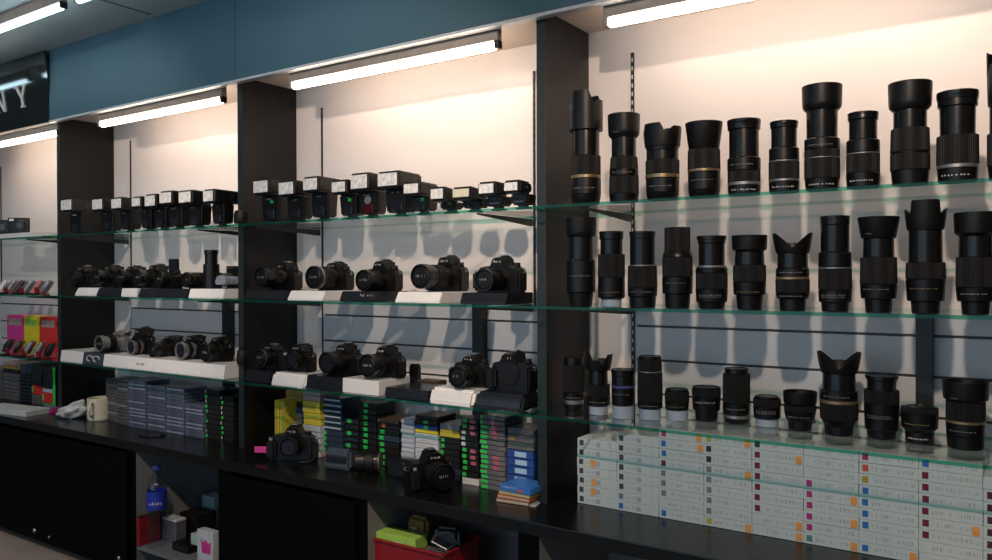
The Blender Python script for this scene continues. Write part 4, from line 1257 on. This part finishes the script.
# books and blue box in front of it
yk = -0.045
pA = Pz(497, 502, ZC)
za = ZC
gb = 'books stacked by the upright next to the lens bay'
xk0, xk1 = Py(497, 490, yk).x, Py(528, 490, yk).x
for k, (m, h, l, c2) in enumerate((('brown', .012, 'dark brown book at the bottom of the pile before the upright', 'black'), ('orange', .010, 'orange red book in the pile before the upright', 'brown'), ('ochre', .011, 'ochre book with dark spine in the pile before the upright', 'black'),
                                   ('blue', .018, 'bright blue box lying on top of the pile of books', None))):
    t = thing('book' if c2 else 'blue_box', l, 'book' if c2 else 'box', ((xk0+xk1)/2+0.003*k, yk, za+0.0003), 0.10-0.05*k, gb if c2 else None)
    w = (xk1-xk0)/2
    if c2:
        bx('cover', (-w, 0, 0), (w, 0.085, h-0.001), CM[m], t, bev=0.0006)
        bx('page_block', (-w+0.002, -0.0006, 0.002), (w-0.002, 0.083, h-0.003), mat('page_paper', (0.5, 0.42, 0.32), 0.7), t)
    else:
        bx('carton', (-w, 0, 0), (w, 0.09, h-0.001), mat('bright_blue_card', (0.04, 0.20, 0.62), 0.4), t, bev=0.0008)
        bx('red_emblem', (w*.1, -0.0007, h*.2), (w*.55, -0.0001, h*.6), CM['rose'], t)
        bm = new(); print_bars(bm, -w*.85, w*.0, h*.45, h*.8, 6, 5); obj('printed_name', bm, M_mark, t)
    za += h
t = thing('paper_sheet', 'small white sheet on the counter right of the books, by the upright', 'paper', (Pz(529, 504, ZC).x, Pz(529, 504, ZC).y, ZC+0.0004), 0.2)
bx('sheet', (-0.028, -0.02, 0), (0.028, 0.035, 0.003), CM['pale'], t)

# cameras on the counter
gcc = 'cameras lying on the counter of the flash bay'
t = camera(288, 448, 'black camera with pink tag standing on the counter near the left upright', gcc, ZC, yf=-0.06, L=0.04, r=0.034, w=0.165, h=0.088, hump=0.034, cap=False, rz=0.45)
bx('pink_tag', (-0.128, -0.03, 0.024), (-0.084, -0.024, 0.046), CM['magenta'], t, bev=0.002)['label'] = 'pink tag'
bm = new()
tube(bm, [(0.07, 0, 0.065), (0.095, -0.01, 0.055), (0.10, -0.03, 0.02), (0.085, -0.05, 0.004), (0.05, -0.065, 0.004)], 0.005, 8)
obj('neck_strap', bm, M_rubber, t, smooth=True)
p = Pz(333, 470, ZC)
t = thing('camera_case', 'dark slate camera pouch leaning on the counter left of the loose lens', 'pouch', (p.x, p.y+0.02, ZC+0.0004), 0.15)
bm = new()
box(bm, (-0.055, -0.01, 0), (0.055, 0.04, 0.065), taper=(0.92, 0.6))
bmesh.ops.bevel(bm, geom=bm.edges[:], offset=0.009, segments=3, affect='EDGES')
obj('pouch_body', bm, M_slate, t, smooth=True)
bx('flap', (-0.04, -0.0108, 0.020), (0.04, -0.004, 0.045), M_standb, t, bev=0.003)
p = Pz(366, 474, ZC)
t = thing('camera_lens', 'short dark lens with silver glints lying on the counter in the middle', 'lens', (p.x, p.y+0.015, ZC+0.0004), 0.5)
rt = Matrix.Translation((-0.04, 0, 0.0362)) @ Matrix.Rotation(PI/2, 4, 'Y')
for nm, z0, z1, r, mt in (('main_barrel', 0.0, 0.032, 0.034, M_plastic), ('zoom_ring', 0.0325, 0.06, 0.036, M_rubber), ('front_rim', 0.0605, 0.075, 0.0345, M_satin), ('accent_band', 0.0752, 0.078, 0.033, M_silverband)):
    bm = new()
    solid(bm, z0, z1, r, r, 0.0012, 36, mtx=rt)
    obj(nm, bm, mt, t, smooth=True)
camera(444, 472, 'big black camera with its lens turned right on the counter before the white cases', gcc, ZC, yf=-0.075, L=0.07, r=0.037, w=0.14, h=0.082, hump=0.034, rz=1.10, cap=True)
p = Pz(398, 478, ZC)
t = thing('camera', 'small low black camera lying between the loose lens and the big counter camera', 'camera', (p.x, p.y+0.03, ZC+0.0004), 0.2, gcc)
bm = new(); box(bm, (-0.052, -0.02, 0), (0.052, 0.02, 0.055)); bmesh.ops.bevel(bm, geom=bm.edges[:], offset=0.007, segments=3, affect='EDGES')
obj('body', bm, M_plastic, t, smooth=True)
bm = new(); solid(bm, 0, 0.022, 0.022, 0.020, 0.001, 30, mtx=Matrix.Translation((0.008, -0.018, 0.028)) @ Matrix.Rotation(PI/2, 4, 'X'))
obj('lens', bm, M_satin, t, smooth=True)

# ------------------------------------------------------------------ mug, bag, cable on the left bay counter
M_mug = mat('cream_ceramic', (0.68, 0.66, 0.52), 0.3, var=0.05)
p = Pz(100.5, 423.5, ZC)
m = mpp(p, 100)
r = 27.0*m/2
t = thing('mug', 'cream ceramic mug on the black counter beside the crumpled white bag', 'mug', (Py(100, 410, p.y+r).x, p.y+r, ZC+0.0004), 0)
hM = 0.098
bm = new()
lathe(bm, [(0, 0), (r*.92, 0), (r*.99, .005), (r, .012), (r, hM-.002), (r-.0015, hM), (r-.004, hM-.002), (r-.005, .008), (0, .006)], 40)
obj('cup', bm, M_mug, t, smooth=True)
bm = new()
aa = math.atan2(CAM.y-p.y, CAM.x-p.x)-0.55
ca, sa = math.cos(aa), math.sin(aa)
tube(bm, [((r-.002+dx)*ca, (r-.002+dx)*sa, z) for dx, z in ((0, .078), (.018, .080), (.028, .068), (.030, .050), (.024, .032), (.012, .022), (0, .020))], 0.006, 10)
obj('handle', bm, M_mug, t, smooth=True)
p = Pz(72, 421, ZC)
bm = new()
bmesh.ops.create_icosphere(bm, subdivisions=4, radius=1)
rnd = random.Random(5)
dirs = [(Vector((rnd.gauss(0, 1), rnd.gauss(0, 1), rnd.gauss(0, 1))).normalized(), rnd.uniform(5, 13), rnd.uniform(0, 6)) for _ in range(14)]
for v in bm.verts:
    k = 1+sum(0.035*math.sin(d.dot(v.co)*f+ph) for d, f, ph in dirs)
    c = v.co*k
    xx = c.x
    v.co = Vector((xx*0.092, c.y*0.055, max(0.0, (c.z*0.5+0.42)*(0.062+0.046*xx))))
o = obj('plastic_bag', bm, mat('white_plastic_film', (0.60, 0.63, 0.64), 0.35, var=0.1, scale=40, bump=0.4), smooth=True)
o.location = (Py(72, 412, p.y+0.05).x, p.y+0.05, ZC+0.0006)
tag(o, 'crumpled white plastic bag on the counter left of the mug', 'bag')
p = Pz(146, 437, ZC)
bm = new()
tube(bm, [(p.x-0.05, p.y+0.0, ZC+.0045), (p.x-0.02, p.y-.006, ZC+.0045), (p.x+0.02, p.y+.004, ZC+.0045), (p.x+0.045, p.y+0.03, ZC+.0045), (p.x+0.04, p.y+0.055, ZC+.0045)], 0.004, 8)
o = obj('cable', bm, M_rubber, smooth=True)
tag(o, 'short black cable end lying on the counter in front of the bluish cases', 'cable')

# ------------------------------------------------------------------ sign bay goods (far left)
def compact(u, v, z, y, label, group, m, tilt=0.45, w=0.075, h=0.05, rz=0.3, stand=True):
    x = Py(u, v, y).x
    t = thing('compact_camera', label, 'camera', (x, y, z+0.0004), rz, group)
    mx = Matrix.Translation((0, 0, 0.034 if stand else h*.52)) @ Matrix.Rotation(-tilt, 4, 'X')
    bm = new(); box(bm, (-w/2, -0.010, -h/2), (w/2, 0.010, h/2), 0.005, 3)
    bm.transform(mx); obj('body', bm, m, t, smooth=True)
    bm = new(); solid(bm, 0.009, 0.016, h*.36, h*.33, 0.001, 28, mtx=mx @ Matrix.Translation((w*.1, 0, 0)) @ Matrix.Rotation(PI/2, 4, 'X'))
    l = obj('lens', bm, M_satin if m is M_plastic else M_silverbody, t, smooth=True)
    bm = new(); solid(bm, 0.0155, 0.0175, h*.2, h*.18, 0.0004, 24, mtx=mx @ Matrix.Translation((w*.1, 0, 0)) @ Matrix.Rotation(PI/2, 4, 'X'))
    obj('front_glass', bm, M_lensglass, l, smooth=True)
    bm = new(); box(bm, (-w*.42, -0.0108, h*.28), (-w*.2, -0.009, h*.42)); bm.transform(mx); obj('flash_window', bm, M_fresnel, t)
    return t


def red_stand(u, v, z, y, label, group):
    x = Py(u, v, y).x
    t = thing('camera_stand', label, 'stand', (x, y, z+0.0004), 0, group)
    bm = new(); box(bm, (-0.022, -0.02, 0), (0.022, 0.03, 0.006), 0.002); obj('base', bm, M_red, t)
    bm = new(); prism(bm, [(-0.02, 0.0062), (-0.008, 0.0062), (-0.018, 0.036), (-0.026, 0.034)], -0.012, 0.012, 'x'); obj('upright_arm', bm, M_red, t)
    bm = new(); box(bm, (-0.030, -0.052, 0.0), (0.030, -0.022, 0.010), 0.002); obj('price_holder', bm, M_standb, t)


o = thing('display_plinth', 'flat white platform on the top shelf of the sign bay', 'plinth', (Py(20, 233, -0.04).x, -0.055, Z1+0.0004), 0)
bx('block', (-0.30, 0, 0), (0.16, 0.12, 0.022), M_standw, o, bev=0.002)
compact(19, 224, Z1+0.0225, -0.02, 'small black camera on the white platform of the sign bay top shelf', 'compact cameras of the sign bay', M_plastic, 0.0, 0.095, 0.075, 0.7, False)
compact(2, 222, Z1+0.0225, 0.0, 'black camera cut by the left picture edge on the sign bay top shelf', 'compact cameras of the sign bay', M_plastic, 0.0, 0.08, 0.075, 0.7, False)
gcm, grs = 'compact cameras of the sign bay', 'red camera stands of the sign bay'
cl = [('white compact camera tilted on a red stand, leftmost on the middle shelf', M_standw), ('grey compact camera tilted beside the leftmost white one, sign bay', M_silverbody), ('dark red compact camera tilted on the sign bay middle shelf', M_redpl),
      ('silver compact camera in the middle of the sign bay middle shelf', M_silverbody), ('rose compact camera tilted on the sign bay middle shelf', mat('rose_paint', (0.55, 0.18, 0.18), 0.3)), ('pale compact camera nearest the upright on the sign bay middle shelf', M_silverbody)]
for k, (l, m) in enumerate(cl):
    compact(3.5+k*8.6, 280, Z2, 0.005, l, gcm, m, 0.55, 0.068, 0.070, -0.75)
for k, l in enumerate(('leftmost red stand on the sign bay middle shelf', 'middle red stand on the sign bay middle shelf', 'right red stand on the sign bay middle shelf near the upright')):
    red_stand(10+k*15.5, 290, Z2, -0.045+0.035, l, grs) if False else red_stand(10+k*15.5, 290, Z2, -0.042, l, grs)
cl = [('black compact camera under the magenta box, sign bay lowest shelf', M_plastic), ('dark red compact camera under the yellow box, sign bay lowest shelf', M_redpl), ('silver compact camera between red stands, sign bay lowest shelf', M_silverbody),
      ('grey compact camera under the red box, sign bay lowest shelf', M_silverbody), ('black compact camera by the upright, sign bay lowest shelf', M_plastic)]
for k, (l, m) in enumerate(cl):
    compact(9+k*10.3, 343, Z3, 0.015, l, gcm, m, 0.5, 0.068, 0.066, -0.7)
for k, l in enumerate(('leftmost red stand on the sign bay lowest shelf', 'middle red stand on the sign bay lowest shelf', 'right red stand on the sign bay lowest shelf near the upright')):
    red_stand(11.5+k*15.5, 354, Z3, -0.042, l, grs)
for (a, b, m, l) in ((7, 23.5, 'magenta', 'magenta box hanging behind the cameras of the sign bay'), (24, 38.5, 'brightyellow', 'bright yellow box behind the cameras of the sign bay'), (39.5, 57, 'redcard', 'red box behind the cameras, nearest the upright of the sign bay')):
    x0, x1 = Py(a, 330, 0.13).x, Py(b, 330, 0.13).x
    t = thing('gift_box', l, 'box', ((x0+x1)/2, 0.13, Z3+0.0004), 0, 'coloured boxes of the sign bay')
    w = (x1-x0)/2-0.001
    zt_ = Py(30, 316, 0.13).z-Z3
    bx('carton', (-w, 0, 0), (w, 0.09, zt_), CM[m], t, bev=0.001)
    bx('front_panel', (-w*.75, -0.0008, zt_*.70), (w*.75, -0.0002, zt_*.90), CM['pink'] if m != 'brightyellow' else CM['lime'], t)
# counter of the sign bay
t = thing('paper_box', 'flat white box lying on the counter under the sign bay', 'box', (Pz(8, 415, ZC).x, Pz(8, 415, ZC).y, ZC+0.0004), 0.15)
bx('carton', (-0.22, 0.0, 0), (0.13, 0.12, 0.016), CM['white'], t, bev=0.001)
bx('lid', (-0.221, -0.001, 0.0165), (0.131, 0.121, 0.024), CM['white'], t, bev=0.001)
p = Pz(42, 413, ZC)
t = thing('card_box', 'small purple and pink box on the counter left of the upright, sign bay', 'box', (p.x, p.y+0.01, ZC+0.0004), 0.1)
bx('carton', (-0.045, 0, 0), (0.04, 0.07, 0.02), CM['purple'], t, bev=0.001)
bx('pink_end', (0.0405, 0.002, 0.001), (0.046, 0.068, 0.019), CM['magenta'], t)
gs = 'boxes stacked on the counter of the sign bay'
stack(-14, 2, 408, [('smoke', .02, None, 'smoky grey') for k in range(8)], gs, 'case', 'of the stack cut by the left picture edge', y=0.09)
stack(3, 19, 408, [('smoke', .02, None, 'smoky grey') for k in range(7)]+[('black', .02, None, 'black'), ('ochre', .02, None, 'ochre'), ('pink', .018, None, 'pinkish')], gs, 'case', 'of the smoky stack under the sign bay shelves', y=0.10)
stack(20, 31, 408, [('black', .018, None, 'black', 'navy') for k in range(8)]+[('navy', .05, None, 'navy tall')], gs, 'box', 'of the black stack under the sign bay shelves', y=0.10)
stack(32, 42, 408, [('smoke', .05, None, 'grey'), ('redcard', .045, (.0, .15, 'g'), 'red and green'), ('black', .11, None, 'tall black')], gs, 'box', 'of the red-banded stack under the sign bay shelves', y=0.10)
stack(42.6, 52, 410, [('green', .02, None, 'green'), ('redcard', .05, (.0, .2, 'lime'), 'red'), ('pale', .02, None, 'pale'), ('black', .11, None, 'tall black')], gs, 'box', 'of the stack beside the green-edged box', y=0.09)
x0, x1 = Py(52.4, 390, 0.06).x, Py(55.8, 390, 0.06).x
t = thing('green_box', 'tall narrow box with bright green edge against the upright, sign bay', 'box', ((x0+x1)/2, 0.06, ZC+0.0004), 0)
bx('carton', (-0.012, 0.001, 0), (0.010, 0.09, 0.205), CM['black'], t, bev=0.0005)
bx('green_edge', (-0.012, 0, 0.002), (0.010, 0.0008, 0.203), M_greenb, t)

# ------------------------------------------------------------------ things in the open compartments
zb = SHZ+0.016
M_pet = glass_mat('clear_bottle_plastic', (0.80, 0.85, 0.90), ior=1.5)
p = Py(157, 545, -0.105)
m = mpp(p, 157)
t = thing('water_bottle', 'clear plastic water bottle with blue label and cap in the open compartment', 'bottle', (p.x, -0.105, zb+0.0006), 0)
zz = lambda v: Py(157, v, -0.105).z-zb
r = 20.5*m/2
hB = zz(466)
bm = new()
lathe(bm, [(0, 0), (r*.8, 0), (r*.95, .006), (r, .016), (r*.95, .03), (r, .042), (r*.95, .056), (r, .07), (r, zz(489)), (r*.96, zz(487)), (r*.7, zz(479)), (r*.38, zz(475)), (r*.36, hB-.012), (0, hB-.012)], 36)
obj('bottle_body', bm, M_pet, t, smooth=True)
bm = new()
solid(bm, hB-0.014, hB, r*.44, r*.42, .001, 24, 20, .0005)
obj('cap', bm, mat('blue_cap', (0.03, 0.05, 0.30), 0.4), t)
bm = new()
lathe(bm, [(r*1.005, zz(508)), (r*1.015, zz(508)), (r*1.015, zz(490)), (r*1.005, zz(490)), (r*1.005, zz(508))], 36)
lb_ = obj('label_wrap', bm, mat('blue_label', (0.02, 0.04, 0.38), 0.4), t, smooth=True)
fa = math.atan2(CAM.y-p.y, CAM.x-p.x)
marks(lb_, r*1.016, zz(503), 0.012, 6, 1.2, M_mark, fa-.2, 'label_lettering', 4)
marks(t, r*1.003, zz(483), 0.010, 2, 0.25, M_mark, fa-.1, 'shoulder_mark', 9)


def on_x(u, v, x):
    d = ray(u, v)
    return CAM.y+d.y*((x-CAM.x)/d.x)


def simple(name, label, cat, u, v, y, w, d, h, m, z=zb, rz=0.0, parts=(), x=None):
    if x is None:
        x = Py(u, v, y).x
    else:
        y = on_x(u, v, x)
    t = thing(name, label, cat, (x, y, z+0.0006), rz)
    bx('carton', (-w/2, 0, 0), (w/2, d, h), m, t, bev=0.0012)
    for (n, lo, hi, mm) in parts:
        bx(n, lo, hi, mm, t)
    return t


simple('red_box', 'dark red box against the compartment wall beside the water bottle', 'box', 138, 520, 0, 0.02, 0.09, 0.108, M_red, x=-2.8525, parts=[('lid', (-0.0098, 0.0005, 0.1082), (0.0098, 0.0895, 0.113), M_redpl)])

simple('device_case', 'black tray-like device case on the compartment floor right of the bottle', 'device', 180, 545, -0.10, 0.10, 0.12, 0.03, M_plastic, parts=[('display', (-0.035, -0.0008, 0.008), (0.035, -0.0002, 0.022), M_lensglass)])
simple('camera_bag', 'black bulky camera bag at the back of the bottle compartment', 'bag', 188, 530, 0.05, 0.11, 0.09, 0.10, M_rubber, x=-2.76, parts=[('flap', (-0.045, -0.002, 0.03), (0.045, -0.0003, 0.085), M_plastic)])
simple('paper_stack', 'stack of pale papers behind the bottle in the open compartment', 'papers', 169, 514, 0.165, 0.09, 0.045, 0.085, CM['smoke'], x=-2.795, parts=[('top_sheet', (-0.045, 0.0, 0.0853), (0.045, 0.045, 0.092), CM['white'])])
simple('teal_box', 'pale teal box at the right back of the bottle compartment', 'box', 208, 505, 0.168, 0.08, 0.06, 0.13,  mat('teal_card', (0.25, 0.42, 0.46), 0.5), x=-2.80, parts=[('lid', (-0.04, 0, 0.1303), (0.04, 0.06, 0.136), CM['pale'])])
simple('note_card', 'small pale green card box on the black device case', 'box', 194, 526, -0.075, 0.04, 0.03, 0.035, mat('pale_green_card', (0.42, 0.60, 0.48), 0.5), z=zb+0.0305, parts=[('lid', (-0.02, 0, 0.0353), (0.02, 0.03, 0.039), CM['white'])])
tc_ = simple('white_carton', 'white carton with pink graphic at the right of the bottle compartment', 'carton', 205, 545, -0.135, 0.09, 0.03, 0.125, CM['white'])
bm = new(); prism(bm, [(-0.018, 0.045), (0.03, 0.045), (0.036, 0.09), (0.018, 0.082), (0.004, 0.094), (-0.01, 0.082), (-0.024, 0.098)], -0.0008, -0.0002); obj('pink_graphic', bm, CM['magenta'], tc_)

# red basket with its contents
zb2 = SHZ+0.016
yb0, yb1 = -0.120, 0.14
xb0, xb1 = Py(372, 553, yb0).x, Py(443, 557, yb0).x
zr = Py(443, 557, yb0).z
yb1 = 0.062
t = thing('basket', 'red plastic basket in the open compartment under the flash bay', 'basket', ((xb0+xb1)/2, (yb0+yb1)/2, zb2+0.0006))
w, d2, h = (xb1-xb0)/2, (yb1-yb0)/2, max(0.06, zr-zb2)
bm = new()
th = 0.003
for (sx, sy) in ((1, 0), (-1, 0), (0, 1), (0, -1)):
    if sx:
        prism(bm, [(sx*w*.88, 0), (sx*w, h), (sx*(w-th), h), (sx*(w*.88-th), 0)], -d2*.94, d2*.94)
    else:
        prism(bm, [(sy*d2*.88, 0), (sy*d2, h), (sy*(d2-th), h), (sy*(d2*.88-th), 0)], -w*.94, w*.94, 'x')
box(bm, (-w*.88, -d2*.88, 0), (w*.88, d2*.88, th))
obj('tub', bm, M_red, t)
bm = new()
for a, b in (((-w-.004, -d2-.006), (w+.004, -d2+.002)), ((-w-.004, d2-.002), (w+.004, d2+.006)), ((-w-.006, -d2+.002), (-w+.003, d2-.002)), ((w-.003, -d2+.002), (w+.006, d2-.002))):
    box(bm, (a[0], a[1], h), (b[0], b[1], h+.008), .002)
obj('rim', bm, M_red, t)
cx_, cy_ = (xb0+xb1)/2, (yb0+yb1)/2
t = thing('lime_box', 'lime green box lying in the red basket', 'box', (Py(397, 548, -0.10).x, -0.108, zb2+h-0.012), 0.05)
bx('carton', (-0.075, 0, 0), (0.075, 0.06, 0.036), CM['lime'], t, bev=0.001)
bx('white_label', (-0.005, -0.0008, 0.004), (0.03, -0.0002, 0.018), CM['white'], t)
t = thing('support_box', 'grey carton under the lime box inside the red basket', 'box', (cx_, -0.108, zb2+0.004), 0)
bx('carton', (-w*.86, 0, 0), (w*.86, 0.15, h-.020), CM['black'], t, bev=0.001)
bx('lid', (-w*.86, 0, h-.0197), (w*.86, 0.15, h-.0188), CM['smoke'], t)
for k, (u, l, m, hh) in enumerate(((418, 'mustard pouch at the back of the red basket', mat('mustard_cloth', (0.17, 0.10, 0.02), 0.7), .075), (448, 'dark tangled charger with glints in the red basket', M_plastic, .06))):
    t = thing('pouch' if k == 0 else 'charger', l, 'pouch' if k == 0 else 'charger', (Py(u, 530, -0.02).x, -0.035, zb2+h-0.0135), 0.3*k)
    bm = new(); box(bm, (-0.045, 0, 0), (0.045, 0.05, hh), taper=(.8, .6)); bmesh.ops.bevel(bm, geom=bm.edges[:], offset=0.01, segments=3, affect='EDGES')
    obj('pouch_body' if k == 0 else 'housing', bm, m, t, smooth=True)
    if k:
        bm = new(); tube(bm, [(-.04, -.01, .02), (-.02, -.03, .05), (.02, -.02, .06), (.045, -.02, .03), (.02, -.035, .012), (-.03, -.03, .03)], .003, 6); obj('lead', bm, M_silverband, t, smooth=True)
    else:
        bx('clasp', (-.01, -.004, hh*.5), (.01, .012, hh*.62), M_steel, t)

# ------------------------------------------------------------------ light of the shop
def lamp(kind, name, loc, energy, color, size=0.1, aim=None, spot=None, size_y=None):
    L = bpy.data.lights.new(name, kind)
    L.energy = energy
    L.color = color
    if kind == 'AREA':
        L.size = size
        if size_y:
            L.shape = 'RECTANGLE'; L.size_y = size_y
    else:
        L.shadow_soft_size = size
    if spot:
        L.spot_size = spot
        L.spot_blend = 0.6
    o = bpy.data.objects.new(name, L)
    C.objects.link(o)
    o.location = loc
    if aim is not None:
        o.rotation_euler = (Vector(aim)-Vector(loc)).to_track_quat('-Z', 'Y').to_euler()
    return o


lamp('SPOT', 'ceiling_downlight', (-0.12, -1.52, ZCEIL-0.10), E_SPOT, (1.0, 0.77, 0.60), 0.03, (-0.5, 0.2, FZ-0.05), math.radians(88))
lamp('SPOT', 'ceiling_downlight', (-1.30, -1.52, ZCEIL-0.10), E_SPOT, (1.0, 0.77, 0.60), 0.03, (-1.95, 0.2, FZ-0.05), math.radians(66))
lamp('SPOT', 'ceiling_downlight', (-2.65, -1.52, ZCEIL-0.10), E_SPOT2, (1.0, 0.79, 0.63), 0.03, (-3.55, 0.2, FZ-0.05), math.radians(74))
lamp('AREA', 'cool_room_fill', (-1.8, -4.0, 1.25), E_FILL, (0.58, 0.80, 1.0), 4.5, (-1.6, 0.2, 1.0), size_y=1.6)  # unseen cool area fill, added behind the camera to lift the dark parts

w = bpy.data.worlds.new('shop_air')
bpy.context.scene.world = w
w.use_nodes = True
bgn = w.node_tree.nodes['Background']
bgn.inputs['Color'].default_value = (0.60, 0.80, 1.0, 1)
bgn.inputs['Strength'].default_value = E_WORLD

# ------------------------------------------------------------------ camera and view
cd = bpy.data.cameras.new('view_camera')
cd.sensor_width = 36.0
cd.lens = F_PX/992*36.0
cd.clip_start = 0.05
co = bpy.data.objects.new('view_camera', cd)
C.objects.link(co)
mw = Matrix((R, U, -FW)).transposed().to_4x4()
mw.translation = CAM
co.matrix_world = mw
sc = bpy.context.scene
sc.camera = co
sc.view_settings.view_transform = 'Standard'
sc.view_settings.look = 'None'
sc.view_settings.exposure = 0.0
sc.view_settings.gamma = 1.0
sc.view_settings.use_curve_mapping = False
sc.cycles.use_denoising = True
sc.cycles.max_bounces = 8
sc.cycles.transparent_max_bounces = 24
sc.cycles.sample_clamp_indirect = 6
